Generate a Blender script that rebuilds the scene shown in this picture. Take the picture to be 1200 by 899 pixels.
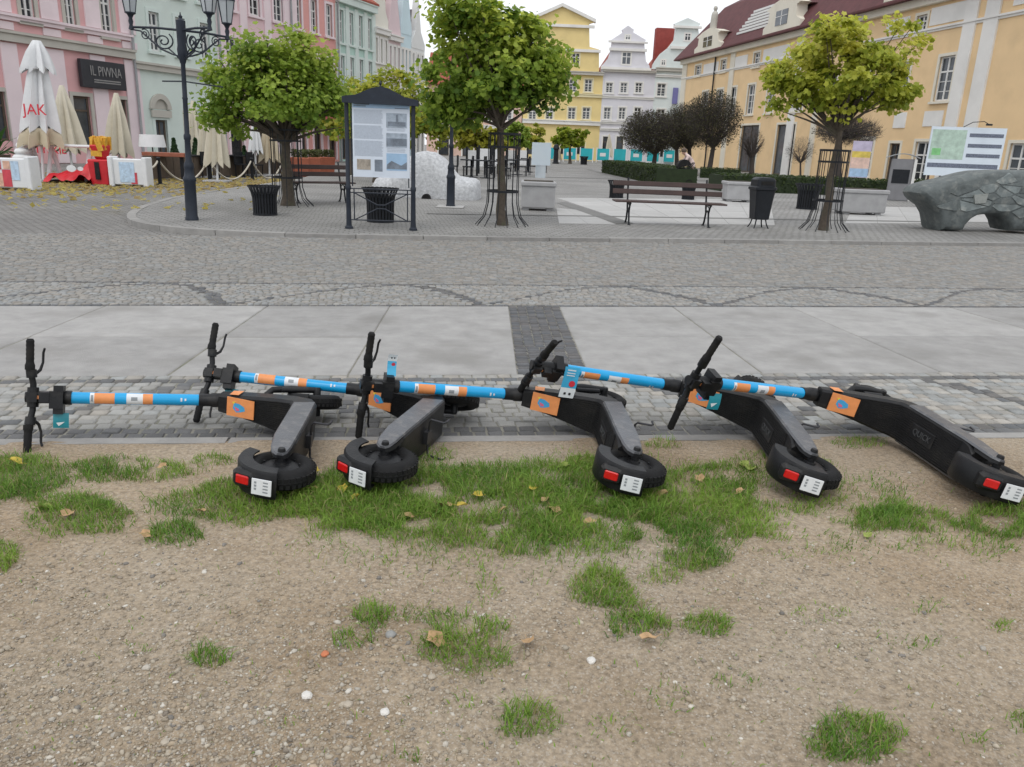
import bpy, bmesh, math, random
import numpy as np
from mathutils import Vector, Matrix, noise

for o in list(bpy.data.objects): bpy.data.objects.remove(o)
SC = bpy.context.scene
COL = SC.collection
R = math.radians
random.seed(7)
rng = np.random.default_rng(7)

# ------------------------------------------------------------------ camera, sky, sun, exposure
FPX, PITCH, ROLL, CAMH = 920.0, R(16.8), R(2.2), 1.40
cam_d = bpy.data.cameras.new('camera'); cam = bpy.data.objects.new('camera', cam_d); COL.objects.link(cam)
cam_d.sensor_width = 36; cam_d.lens = 36 * FPX / 1200; cam_d.clip_start = .05; cam_d.clip_end = 2000
RC = Matrix.Rotation(math.pi/2 - PITCH, 3, 'X') @ Matrix.Rotation(ROLL, 3, 'Z')
cam.matrix_world = Matrix.Translation((0, 0, CAMH)) @ RC.to_4x4()
SC.camera = cam
SC.render.resolution_x, SC.render.resolution_y = 1024, 767

SUN_EL, SUN_AZ = R(58), R(200)
world = bpy.data.worlds.new('World'); SC.world = world; world.use_nodes = True
wn = world.node_tree; wn.nodes.clear()
sky = wn.nodes.new('ShaderNodeTexSky'); sky.sky_type = 'NISHITA'; sky.sun_disc = False
sky.sun_elevation = SUN_EL; sky.sun_rotation = SUN_AZ; sky.dust_density = 4; sky.air_density = 1.2
hs = wn.nodes.new('ShaderNodeHueSaturation'); hs.inputs['Saturation'].default_value = .25
mx = wn.nodes.new('ShaderNodeMix'); mx.data_type = 'RGBA'; mx.inputs[0].default_value = .82
mx.inputs[7].default_value = (10.6, 10.9, 11.4, 1)          # even cloud cover
bg = wn.nodes.new('ShaderNodeBackground'); bg.inputs[1].default_value = .10
wo = wn.nodes.new('ShaderNodeOutputWorld')
wn.links.new(sky.outputs[0], hs.inputs['Color']); wn.links.new(hs.outputs[0], mx.inputs[6])
wn.links.new(mx.outputs[2], bg.inputs[0]); wn.links.new(bg.outputs[0], wo.inputs[0])
sun_d = bpy.data.lights.new('sun', 'SUN'); sun = bpy.data.objects.new('sun', sun_d); COL.objects.link(sun)
sun_d.energy = .7; sun_d.angle = R(25); sun_d.color = (1, .96, .9)
sd = Vector((math.sin(SUN_AZ)*math.cos(SUN_EL), math.cos(SUN_AZ)*math.cos(SUN_EL), math.sin(SUN_EL)))
sun.rotation_euler = sd.to_track_quat('Z', 'Y').to_euler()
SC.view_settings.view_transform = 'Standard'; SC.view_settings.look = 'None'
SC.view_settings.exposure = 0.22; SC.view_settings.gamma = 1; SC.view_settings.use_curve_mapping = False

# ------------------------------------------------------------------ photo pixel -> place
def ray(px, py): return RC @ Vector(((px-600)/FPX, (449.5-py)/FPX, -1))
CP = Vector((0, 0, CAMH))
def G(px, py, z=0.0):                       # where the pixel's ray meets the level z
    d = ray(px, py); return CP + d * ((z-CAMH)/d.z)
def at(px, py, Y):                          # where it meets the upright plane y = Y
    d = ray(px, py); return CP + d * (Y/d.y)
class Plane:                                # an upright plane through p0 running along dx
    def __init__(s, p0, dx):
        s.p0 = Vector((p0.x, p0.y, 0)); s.dx = Vector((dx[0], dx[1], 0)).normalized()
        s.n = Vector((-s.dx.y, s.dx.x, 0)); s.ang = math.atan2(s.dx.y, s.dx.x)
    def uv(s, px, py):
        d = ray(px, py); t = (s.p0-CP).dot(s.n)/d.dot(s.n); p = CP + d*t
        return (p-s.p0).dot(s.dx), p.z
    def rect(s, x0, x1, y0, y1):            # pixel box -> u, v (lower left), w, h
        xm, ym = (x0+x1)/2, (y0+y1)/2
        ua, ub = s.uv(x0, ym)[0], s.uv(x1, ym)[0]; vt, vb = s.uv(xm, y0)[1], s.uv(xm, y1)[1]
        return ua, vb, ub-ua, vt-vb
    def pt(s, u): return s.p0 + s.dx*u
ZP = .05                                    # the raised square beyond the kerb

# ------------------------------------------------------------------ materials
MATS = {}
def mat(name, col, rough=.75, var=.18, scale=6., bump=0., bscale=40., metal=0., spec=.5, attr=False, objrand=0., trans=0., stain=None):
    if name in MATS: return MATS[name]
    m = bpy.data.materials.new(name); m.use_nodes = True; nt = m.node_tree; N = nt.nodes; L = nt.links
    b = N['Principled BSDF']; b.inputs['Roughness'].default_value = rough; b.inputs['Metallic'].default_value = metal
    b.inputs['Specular IOR Level'].default_value = spec
    tc = N.new('ShaderNodeTexCoord')
    nz = N.new('ShaderNodeTexNoise'); nz.inputs['Scale'].default_value = scale; nz.inputs['Detail'].default_value = 6; nz.inputs['Roughness'].default_value = .65
    L.new(tc.outputs['Object'], nz.inputs['Vector'])
    mr = N.new('ShaderNodeMapRange'); mr.inputs[1].default_value = .25; mr.inputs[2].default_value = .75
    mr.inputs[3].default_value = 1-var; mr.inputs[4].default_value = 1+var
    L.new(nz.outputs[0], mr.inputs[0])
    mul = N.new('ShaderNodeMix'); mul.data_type = 'RGBA'; mul.blend_type = 'MULTIPLY'; mul.inputs[0].default_value = 1
    mul.inputs[6].default_value = (*col, 1)
    L.new(mr.outputs[0], mul.inputs[7])
    if attr:
        at_ = N.new('ShaderNodeAttribute'); at_.attribute_name = 'Col'; L.new(at_.outputs['Color'], mul.inputs[6])
    out = mul.outputs[2]
    if stain:
        n2 = N.new('ShaderNodeTexNoise'); n2.inputs['Scale'].default_value = stain[1]; n2.inputs['Detail'].default_value = 8; L.new(tc.outputs['Object'], n2.inputs['Vector'])
        r2 = N.new('ShaderNodeMapRange'); r2.inputs[1].default_value = .52; r2.inputs[2].default_value = .68; r2.inputs[4].default_value = stain[2]; L.new(n2.outputs[0], r2.inputs[0])
        mm = N.new('ShaderNodeMix'); mm.data_type = 'RGBA'; mm.inputs[7].default_value = (*stain[0], 1)
        L.new(r2.outputs[0], mm.inputs[0]); L.new(out, mm.inputs[6]); out = mm.outputs[2]
    if objrand:
        oi = N.new('ShaderNodeObjectInfo'); r3 = N.new('ShaderNodeMapRange'); r3.inputs[3].default_value = 1-objrand; r3.inputs[4].default_value = 1+objrand
        L.new(oi.outputs['Random'], r3.inputs[0])
        m3 = N.new('ShaderNodeMix'); m3.data_type = 'RGBA'; m3.blend_type = 'MULTIPLY'; m3.inputs[0].default_value = 1
        L.new(out, m3.inputs[6]); L.new(r3.outputs[0], m3.inputs[7]); out = m3.outputs[2]
    L.new(out, b.inputs['Base Color'])
    if bump:
        bn = N.new('ShaderNodeTexNoise'); bn.inputs['Scale'].default_value = bscale; bn.inputs['Detail'].default_value = 5
        L.new(tc.outputs['Object'], bn.inputs['Vector'])
        bp = N.new('ShaderNodeBump'); bp.inputs['Strength'].default_value = bump; bp.inputs['Distance'].default_value = .02
        L.new(bn.outputs[0], bp.inputs['Height']); L.new(bp.outputs[0], b.inputs['Normal'])
    if trans:
        tr = N.new('ShaderNodeBsdfTranslucent'); L.new(out, tr.inputs[0]); ms = N.new('ShaderNodeMixShader'); ms.inputs[0].default_value = trans
        L.new(b.outputs[0], ms.inputs[1]); L.new(tr.outputs[0], ms.inputs[2]); L.new(ms.outputs[0], N['Material Output'].inputs[0])
    MATS[name] = m; return m

def sett_far(name, c1, c2, joint, size):
    """setts too far off to be built one by one: colour and fine relief"""
    m = bpy.data.materials.new(name); m.use_nodes = True; N = m.node_tree.nodes; L = m.node_tree.links
    b = N['Principled BSDF']; b.inputs['Roughness'].default_value = .8
    tc = N.new('ShaderNodeTexCoord'); mp = N.new('ShaderNodeMapping'); mp.inputs['Rotation'].default_value[2] = -R(10)
    L.new(tc.outputs['Object'], mp.inputs[0])
    wv = N.new('ShaderNodeTexNoise'); wv.inputs['Scale'].default_value = 1.2; L.new(mp.outputs[0], wv.inputs['Vector'])
    ad = N.new('ShaderNodeMix'); ad.data_type = 'VECTOR'; ad.inputs[0].default_value = .10
    L.new(mp.outputs[0], ad.inputs[4]); L.new(wv.outputs['Color'], ad.inputs[5])
    br = N.new('ShaderNodeTexBrick'); br.inputs['Scale'].default_value = 1; br.inputs['Brick Width'].default_value = size*1.15; br.inputs['Row Height'].default_value = size
    br.inputs['Mortar Size'].default_value = size*.11; br.inputs['Mortar Smooth'].default_value = .5; br.inputs['Color1'].default_value = (*c1, 1); br.inputs['Color2'].default_value = (*c2, 1); br.inputs['Mortar'].default_value = (*joint, 1)
    L.new(ad.outputs[1], br.inputs['Vector'])
    nz = N.new('ShaderNodeTexNoise'); nz.inputs['Scale'].default_value = .35; nz.inputs['Detail'].default_value = 7; L.new(tc.outputs['Object'], nz.inputs['Vector'])
    mr = N.new('ShaderNodeMapRange'); mr.inputs[1].default_value = .3; mr.inputs[2].default_value = .7; mr.inputs[3].default_value = .72; mr.inputs[4].default_value = 1.2; L.new(nz.outputs[0], mr.inputs[0])
    mu = N.new('ShaderNodeMix'); mu.data_type = 'RGBA'; mu.blend_type = 'MULTIPLY'; mu.inputs[0].default_value = 1
    L.new(br.outputs[0], mu.inputs[6]); L.new(mr.outputs[0], mu.inputs[7]); L.new(mu.outputs[2], b.inputs['Base Color'])
    bp = N.new('ShaderNodeBump'); bp.inputs['Strength'].default_value = .7; bp.inputs['Distance'].default_value = .012; bp.invert = True
    L.new(br.outputs['Fac'], bp.inputs['Height']); L.new(bp.outputs[0], b.inputs['Normal'])
    MATS[name] = m; return m

def dirt_mat():
    m = bpy.data.materials.new('dirt'); m.use_nodes = True; N = m.node_tree.nodes; L = m.node_tree.links
    b = N['Principled BSDF']; b.inputs['Roughness'].default_value = .95; b.inputs['Specular IOR Level'].default_value = .2
    tc = N.new('ShaderNodeTexCoord')
    def nz(s, d=8, r=.6):
        n = N.new('ShaderNodeTexNoise'); n.inputs['Scale'].default_value = s; n.inputs['Detail'].default_value = d; n.inputs['Roughness'].default_value = r; L.new(tc.outputs['Object'], n.inputs['Vector']); return n
    n1 = nz(1.1, 9, .62); cr = N.new('ShaderNodeValToRGB'); e = cr.color_ramp.elements
    e[0].position = .3; e[0].color = (.22, .165, .108, 1); e[1].position = .72; e[1].color = (.37, .295, .21, 1)
    x = e.new(.5); x.color = (.30, .232, .158, 1)
    L.new(n1.outputs[0], cr.inputs[0])
    n0 = nz(.55, 6, .6); r0 = N.new('ShaderNodeMapRange'); r0.inputs[1].default_value = .42; r0.inputs[2].default_value = .62; r0.inputs[4].default_value = .75; L.new(n0.outputs[0], r0.inputs[0])
    gz = N.new('ShaderNodeMix'); gz.data_type = 'RGBA'; gz.inputs[7].default_value = (.32, .275, .215, 1); L.new(r0.outputs[0], gz.inputs[0]); L.new(cr.outputs[0], gz.inputs[6])
    n2 = nz(60, 4, .7); mr = N.new('ShaderNodeMapRange'); mr.inputs[1].default_value = .3; mr.inputs[2].default_value = .7; mr.inputs[3].default_value = .62; mr.inputs[4].default_value = 1.36; L.new(n2.outputs[0], mr.inputs[0])
    mu = N.new('ShaderNodeMix'); mu.data_type = 'RGBA'; mu.blend_type = 'MULTIPLY'; mu.inputs[0].default_value = 1; L.new(gz.outputs[2], mu.inputs[6]); L.new(mr.outputs[0], mu.inputs[7])
    vo = N.new('ShaderNodeTexVoronoi'); vo.inputs['Scale'].default_value = 190; L.new(tc.outputs['Object'], vo.inputs['Vector'])
    sp = N.new('ShaderNodeMapRange'); sp.inputs[1].default_value = .62; sp.inputs[2].default_value = .9; L.new(vo.outputs['Color'], sp.inputs[0])
    n3 = nz(2.3, 5); m4 = N.new('ShaderNodeMath'); m4.operation = 'MULTIPLY'; L.new(sp.outputs[0], m4.inputs[0]); L.new(n3.outputs[0], m4.inputs[1])
    mm = N.new('ShaderNodeMix'); mm.data_type = 'RGBA'; mm.inputs[7].default_value = (.47, .43, .375, 1); L.new(m4.outputs[0], mm.inputs[0]); L.new(mu.outputs[2], mm.inputs[6])
    L.new(mm.outputs[2], b.inputs['Base Color'])
    n5 = nz(45, 8, .75); bp = N.new('ShaderNodeBump'); bp.inputs['Strength'].default_value = .55; bp.inputs['Distance'].default_value = .012
    L.new(n5.outputs[0], bp.inputs['Height']); L.new(bp.outputs[0], b.inputs['Normal'])
    MATS['dirt'] = m; return m

# ------------------------------------------------------------------ mesh helpers
def prop(o, label=None, cat=None, group=None, kind=None):
    if label: o['label'] = label
    if cat: o['category'] = cat
    if group: o['group'] = group
    if kind: o['kind'] = kind
    return o
def link(name, me, parent=None, mtx=None):
    o = bpy.data.objects.new(name, me); COL.objects.link(o)
    if parent: o.parent = parent
    if mtx is not None: o.matrix_basis = mtx
    return o
def empty(name, loc=(0, 0, 0), rz=0., label=None, cat=None, group=None):
    o = bpy.data.objects.new(name, None); COL.objects.link(o); o.location = loc; o.rotation_euler = (0, 0, rz); o.empty_display_size = .2
    return prop(o, label, cat, group)
def copy_tree(o, parent=None):
    c = o.copy(); COL.objects.link(c); c.parent = parent
    for ch in list(o.children): copy_tree(ch, c)
    return c
class MB:
    def __init__(s): s.v = []; s.f = []; s.m = []
    def add(s, vs, fs, mi=0):
        k = len(s.v); s.v += [tuple(v) for v in vs]
        for f in fs: s.f.append([i+k for i in f]); s.m.append(mi)
        return s
    def box(s, x0, x1, y0, y1, z0, z1, mi=0):
        return s.add([(x0,y0,z0),(x1,y0,z0),(x1,y1,z0),(x0,y1,z0),(x0,y0,z1),(x1,y0,z1),(x1,y1,z1),(x0,y1,z1)],
              [(0,3,2,1),(4,5,6,7),(0,1,5,4),(1,2,6,5),(2,3,7,6),(3,0,4,7)], mi)
    def cbox(s, x0, x1, y0, y1, z0, z1, c=.01, mi=0, taper=0.):     # box with chamfered edges
        vs = []; 
        for z, ins, tp in ((z0, c, 1), (z0+c, 0, 1), (z1-c, 0, 0), (z1, c, 0)):
            t = taper*tp
            X0, X1, Y0, Y1 = x0+ins+t, x1-ins-t, y0+ins+t, y1-ins-t
            k = c if ins == 0 else c*.4
            vs += [(X0+k,Y0,z),(X1-k,Y0,z),(X1,Y0+k,z),(X1,Y1-k,z),(X1-k,Y1,z),(X0+k,Y1,z),(X0,Y1-k,z),(X0,Y0+k,z)]
        fs = [tuple(range(7, -1, -1)), tuple(range(24, 32))]
        for a in range(3):
            for i in range(8): fs.append((a*8+i, a*8+(i+1) % 8, a*8+8+(i+1) % 8, a*8+8+i))
        return s.add(vs, fs, mi)
    def tube(s, pts, r, n=8, mi=0, cap=True):
        pts = [Vector(p) for p in pts]; m = len(pts); rs = r if isinstance(r, (list, tuple)) else [r]*m
        vs = []; prev = None
        for i, p in enumerate(pts):
            t = (pts[min(i+1, m-1)] - pts[max(i-1, 0)]).normalized()
            if prev is None:
                a = Vector((0, 0, 1)) if abs(t.z) < .9 else Vector((1, 0, 0)); x = t.cross(a).normalized()
            else: x = (prev - t*prev.dot(t)).normalized()
            prev = x; y = t.cross(x)
            for k in range(n):
                w = 2*math.pi*k/n; vs.append(p + (x*math.cos(w) + y*math.sin(w))*rs[i])
        fs = [(i*n+k, i*n+(k+1) % n, (i+1)*n+(k+1) % n, (i+1)*n+k) for i in range(m-1) for k in range(n)]
        if cap: fs += [tuple(range(n-1, -1, -1)), tuple(range((m-1)*n, m*n))]
        return s.add(vs, fs, mi)
    def lathe(s, prof, n=16, c=(0, 0, 0), axis='z', mi=0, a0=0., a1=2*math.pi):
        full = abs(a1-a0-2*math.pi) < 1e-6; nn = n if full else n+1; vs = []
        for r, h in prof:
            for k in range(nn):
                w = a0+(a1-a0)*k/n; x, y = r*math.cos(w), r*math.sin(w)
                p = (x, y, h) if axis == 'z' else ((x, h, y) if axis == 'y' else (h, x, y))
                vs.append((p[0]+c[0], p[1]+c[1], p[2]+c[2]))
        fs = [(i*nn+k, i*nn+(k+1) % nn, (i+1)*nn+(k+1) % nn, (i+1)*nn+k) for i in range(len(prof)-1) for k in range(n)]
        return s.add(vs, fs, mi)
    def prism(s, poly, y0, y1, mi=0):                              # polygon in x,z pushed along y
        n = len(poly); vs = [(x, y0, z) for x, z in poly] + [(x, y1, z) for x, z in poly]
        fs = [tuple(range(n)), tuple(range(2*n-1, n-1, -1))] + [(i, i+n, (i+1) % n+n, (i+1) % n) for i in range(n)]
        return s.add(vs, fs, mi)
    def flat(s, poly, z0, z1, mi=0):                               # polygon in x,y pushed along z
        n = len(poly); vs = [(x, y, z1) for x, y in poly] + [(x, y, z0) for x, y in poly]
        fs = [tuple(range(n)), tuple(range(2*n-1, n-1, -1))] + [(i, i+n, (i+1) % n+n, (i+1) % n) for i in range(n)]
        return s.add(vs, fs, mi)
    def loft(s, rings, mi=0, cap=True, closed=True):
        n = len(rings[0]); vs = [p for r in rings for p in r]; m = n if closed else n-1
        fs = [(i*n+k, i*n+(k+1) % n, (i+1)*n+(k+1) % n, (i+1)*n+k) for i in range(len(rings)-1) for k in range(m)]
        if cap: fs += [tuple(range(n-1, -1, -1)), tuple(range((len(rings)-1)*n, len(rings)*n))]
        return s.add(vs, fs, mi)
    def mesh(s, name, mats, smooth=0):
        me = bpy.data.meshes.new(name); me.from_pydata(s.v, [], s.f)
        for m in (mats if isinstance(mats, (list, tuple)) else [mats]): me.materials.append(MATS[m] if isinstance(m, str) else m)
        me.polygons.foreach_set('material_index', s.m)
        bm = bmesh.new(); bm.from_mesh(me); bmesh.ops.recalc_face_normals(bm, faces=bm.faces); bm.to_mesh(me); bm.free()
        if smooth:
            me.polygons.foreach_set('use_smooth', [True]*len(me.polygons)); me.set_sharp_from_angle(angle=R(smooth))
        me.update(); return me
    def build(s, name, mats, parent=None, smooth=0, mtx=None):
        return link(name, s.mesh(name, mats, smooth), parent, mtx)
def np_mesh(name, V, faces_t, mat_, col=None, smooth=False):
    """V: (n,k,3) copies of a k-vertex template, faces_t: its faces (all of one size)"""
    n, k, _ = V.shape; ft = np.array(faces_t); fs = ft.shape[1]
    idx = (np.arange(n)[:, None, None]*k + ft[None]).reshape(-1)
    me = bpy.data.meshes.new(name); me.vertices.add(n*k); me.vertices.foreach_set('co', V.reshape(-1).astype(np.float32))
    nf = n*len(ft); me.loops.add(nf*fs); me.loops.foreach_set('vertex_index', idx.astype(np.int32))
    me.polygons.add(nf); me.polygons.foreach_set('loop_start', (np.arange(nf)*fs).astype(np.int32))
    if col is not None:
        ca = me.color_attributes.new('Col', 'FLOAT_COLOR', 'POINT'); c4 = np.ones((n, k, 4), np.float32); c4[:, :, :3] = col[:, None, :]
        ca.data.foreach_set('color', c4.reshape(-1))
    me.materials.append(MATS[mat_]); me.update(calc_edges=True); me.validate()
    if smooth: me.polygons.foreach_set('use_smooth', [True]*nf)
    return me
def text_mesh(name, body, size, mat_, extrude=.002, align='CENTER'):
    cu = bpy.data.curves.new(name, 'FONT'); cu.body = body; cu.size = size; cu.extrude = extrude; cu.align_x = align; cu.align_y = 'CENTER'
    ob = bpy.data.objects.new(name, cu); COL.objects.link(ob)
    dg = bpy.context.evaluated_depsgraph_get(); me = bpy.data.meshes.new_from_object(ob.evaluated_get(dg))
    bpy.data.objects.remove(ob); me.name = name; me.materials.clear(); me.materials.append(MATS[mat_]); return me
def rotz(a): return Matrix.Rotation(a, 4, 'Z')
def T(x, y, z): return Matrix.Translation((x, y, z))
UPR = Matrix.Rotation(math.pi/2, 4, 'X')      # text from flat to upright, facing -y
def fbm(x, y, s, o=3, seed=0.):
    v = 0; a = 1
    for i in range(o): v += a*noise.noise((x*s+seed, y*s-seed, seed*.37)); s *= 2.1; a *= .5
    return v

# colours
mat('black_plastic', (.010, .0105, .012), .42, .25, 14, .12, 180, spec=.28, stain=((.045, .042, .038), 17, .35))
mat('black_rubber', (.010, .010, .0105), .75, .25, 20, .2, 160, spec=.25, stain=((.04, .036, .03), 13, .35))
mat('deck_grey', (.085, .088, .096), .36, .3, 9, .15, 120, stain=((.22, .21, .2), 26, .45))
mat('blue_paint', (.008, .33, .66), .3, .06, 10)
mat('sticker_orange', (.72, .27, .09), .5, .12, 30)
mat('sticker_white', (.68, .70, .72), .5, .08, 40)
mat('sticker_grey', (.25, .27, .29), .5, .1, 40)
mat('teal_card', (.02, .24, .30), .35, .15, 30)
mat('card_white', (.72, .76, .78), .4, .06, 30)
mat('card_blue', (.05, .38, .62), .4, .1, 30)
mat('red_lens', (.55, .012, .012), .15, .2, 60)
mat('clear_lens', (.55, .55, .55), .2, .1, 60)
mat('emblem_blue', (.05, .33, .6), .5, .1, 40); mat('emblem_pink', (.62, .12, .22), .5, .1, 40); mat('emblem_yellow', (.7, .55, .05), .5, .1, 40)
mat('steel_dark', (.05, .05, .055), .45, .2, 20, 0, 40, .6)
mat('letter_grey', (.05, .053, .056), .5, .1, 30)
mat('iron_black', (.012, .014, .018), .5, .3, 8, .1, 60, spec=.3)
mat('iron_blue', (.020, .026, .038), .5, .25, 8, .1, 60, spec=.3)
mat('sett_light', (.29, .285, .268), .8, .18, 14, .45, 60, objrand=.13)
mat('sett_dark', (.125, .125, .126), .75, .25, 14, .45, 60, objrand=.2)
mat('sett_stuff', (.25, .25, .25), .8, .22, 9, .4, 50, attr=True)
mat('sand_joint', (.215, .205, .175), .95, .35, 9, .5, 70, stain=((.10, .115, .06), 3, .5))
mat('slab', (.315, .308, .298), .72, .2, 5, .3, 150, objrand=.10, stain=((.215, .208, .195), 1.3, .75))
mat('kerb_stone', (.27, .262, .25), .8, .2, 6, .35, 50, objrand=.12)
mat('slab_light', (.40, .395, .385), .75, .1, 1.5, .2, 60, objrand=.05)
mat('band_dark', (.16, .157, .15), .8, .15, 3, .2, 50)
sett_far('cobble_road', (.235, .228, .215), (.185, .18, .172), (.11, .105, .095), .11)
sett_far('square_setts', (.285, .28, .27), (.235, .23, .22), (.155, .15, .14), .12)
dirt_mat()
mat('gravel', (.4, .4, .4), .9, .2, 60, .3, 200, attr=True)
mat('blade', (.1, .2, .03), .55, .15, 30, attr=True, trans=.3, spec=.3)
mat('leaf', (.1, .2, .03), .5, .12, 6, attr=True, trans=.5, spec=.3)
mat('bark', (.085, .068, .052), .9, .35, 14, .7, 40, stain=((.07, .085, .045), 6, .5))
mat('twig', (.06, .05, .045), .9, .3, 10)
mat('concrete', (.36, .36, .365), .8, .12, 5, .3, 90, stain=((.25, .25, .25), 3, .4))
mat('soil', (.05, .04, .03), .95, .3, 20, .6, 40)
mat('wood_brown', (.05, .026, .022), .55, .3, 7, .2, 50)
mat('granite', (.50, .51, .525), .85, .3, 16, .8, 26, stain=((.34, .35, .365), 12, .7))
mat('slate', (.15, .172, .172), .7, .35, 6, .6, 18, stain=((.27, .285, .27), 7, .8), objrand=.35)
mat('slate_pale', (.27, .285, .27), .7, .2, 9, .4, 30)
mat('glass_dark', (.06, .068, .078), .08, .4, 1.5, objrand=.75)
mat('frame_white', (.68, .68, .66), .6, .08, 8)
mat('zinc', (.3, .31, .32), .5, .15, 5)
mat('parasol_cream', (.56, .52, .42), .85, .1, 4, .2, 12); mat('parasol_white', (.68, .69, .70), .8, .08, 4, .2, 12); mat('parasol_beige', (.52, .45, .33), .85, .1, 4, .2, 12)
mat('red_vinyl', (.55, .02, .03), .45, .15, 5, .2, 10); mat('red_print', (.6, .03, .05), .6, .1, 20)
mat('white_plastic', (.7, .71, .72), .45, .06, 6)
mat('rope', (.5, .46, .39), .9, .2, 50, .4, 100)
mat('terracotta', (.33, .1, .055), .8, .2, 6, .2, 40)
mat('fries', (.62, .33, .03), .6, .3, 18)
mat('board_brown', (.1, .075, .055), .75, .3, 5, .2, 30)
mat('teal_panel', (.02, .40, .46), .55, .2, .9)
mat('skin', (.5, .3, .22), .6, .08, 20); mat('jacket_pink', (.62, .49, .46), .85, .15, 10); mat('trousers', (.28, .2, .17), .85, .15, 10); mat('hair', (.1, .07, .05), .7, .2, 30)
mat('hedge_core', (.018, .03, .01), .95, .3, 6)
# ------------------------------------------------------------------ the ground, in courses running beside the path
def gline(a, b):
    A, B = G(*a), G(*b); d = (B-A); d.z = 0; d.normalize(); u0 = -A.dot(d)    # u = 0 near x = 0
    C = A + d*(-A.dot(d)); return C, d
LN = [gline((0, 519), (1200, 511)), gline((0, 441), (1200, 436)), gline((0, 358), (1200, 360)), gline((0, 329), (1200, 338)), gline((300, 277), (1200, 288))]
def on(i, u): C, d = LN[i]; return C + d*u
def between(i, j, u, t): return on(i, u)*(1-t) + on(j, u)*t

g = MB(); S = 700
g.add([(-S, -S, -.03), (S, -S, -.03), (S, S, -.03), (-S, S, -.03)], [(0, 1, 2, 3)])
prop(g.build('ground', 'cobble_road'), kind='structure')

bed = MB()
bed.add([tuple(on(0, -14))[:2]+(-.006,), tuple(on(0, 14))[:2]+(-.006,), tuple(on(4, 16))[:2]+(-.006,), tuple(on(4, -16))[:2]+(-.006,)], [(0, 1, 2, 3)])
prop(bed.build('road_bed', 'sand_joint'), kind='structure')

# bare dirt with lumps, up to the edging
def dirt_h(x, y): return .012*fbm(x, y, .7, 2, 3.1) + .009*fbm(x, y, 2.6, 3, 8.4) + .004*fbm(x, y, 11, 2, 1.7)
EDGE = .03
def edge_y(x):
    C, d = LN[0]; return C.y + (x-C.x)*d.y/d.x
def dz(x, y):
    y1 = edge_y(x)+.03; f = max(0, min(1, (y1-y)/.25)); e = max(0, 1-(y1-y)/.12)
    return .004 + dirt_h(x, y)*f + e*(.016*fbm(x, y, 3.4, 3, 6.6)-.003-.012*max(0, 1-(y1-y)/.035))
nx, ny = 330, 170; V = []; Fc = []
for j in range(ny+1):
    for i in range(nx+1):
        x = -8+16*i/nx; t = j/ny; y1 = edge_y(x)+.03; y = -2.5 + (y1+2.5)*t
        V.append((x, y, dz(x, y)))
for j in range(ny):
    for i in range(nx): a = j*(nx+1)+i; Fc.append((a, a+1, a+nx+2, a+nx+1))
me = bpy.data.meshes.new('dirt_ground'); me.from_pydata(V, [], Fc); me.materials.append(MATS['dirt']); me.polygons.foreach_set('use_smooth', [True]*len(Fc))
prop(link('dirt_ground', me), kind='structure')
# edging stones, flush
path = prop(empty('pavement'), kind='structure')
ES = {}
for k in range(-9, 9):
    a, b = on(0, k*.9+.006), on(0, k*.9+.894); d = (b-a).normalized(); n = Vector((-d.y, d.x, 0))
    m_ = MB(); p = [a-n*EDGE, b-n*EDGE, b+n*.045, a+n*.045]; m_.flat([(q.x, q.y) for q in p], -.06, .004+random.uniform(-.002, .002)); m_.build('edging_stone', 'kerb_stone', path)

# setts
def sett_template(j):
    r = random.Random(j); m_ = MB(); c = .12
    P = [(-.5, -.5), (.5, -.5), (.5, .5), (-.5, .5)]; P = [(x+r.uniform(-.05, .05), y+r.uniform(-.05, .05)) for x, y in P]
    low = [(x, y, -.5) for x, y in P]; mid = [(x, y, -.06) for x, y in P]; top = [(x*(1-c), y*(1-c), r.uniform(-.02, .03)) for x, y in P]
    m_.add(low+mid+top+[(0, 0, .05)], [(0, 1, 5, 4), (1, 2, 6, 5), (2, 3, 7, 6), (3, 0, 4, 7), (4, 5, 9, 8), (5, 6, 10, 9), (6, 7, 11, 10), (7, 4, 8, 11), (8, 9, 12), (9, 10, 12), (10, 11, 12), (11, 8, 12)])
    return m_
STM = [sett_template(j) for j in range(8)]
SL = [s.mesh('sett', 'sett_light') for s in STM]; SD = [s.mesh('sett', 'sett_dark') for s in STM]
def wave_dark(u, t, per, ph, wid, rowh):
    """dark band: borders plus a swelling curve that climbs slowly and drops fast"""
    q = ((u-ph)/per) % 1.0
    c = .08+.84*math.sin(q/.68*math.pi/2)**1.3 if q < .68 else .92*math.cos((q-.68)/.32*math.pi/2)**.75
    sl = .0 if q < .72 else .13*((q-.72)/.28)
    return abs(t-c) < wid+sl
def lay(i, j, rows, size, u0, u1, darkf, cl, cdk, jit=.12):
    """yields each sett of a course field between lines i and j: position, heading, size, dark?"""
    out = []
    for r in range(rows):
        u = u0+random.uniform(0, size)
        while u < u1:
            l = size*random.uniform(.85, 1.3); t = (r+.5)/rows
            p = between(i, j, u+l/2, t); w = (between(i, j, u, (r+1)/rows)-between(i, j, u, r/rows)).length
            out.append((p, u+l/2, t, l, w, darkf(u+l/2, t, r))); u += l
    return out
STR_DIR = LN[1][1]; HEAD = math.atan2(STR_DIR.y, STR_DIR.x)
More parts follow.
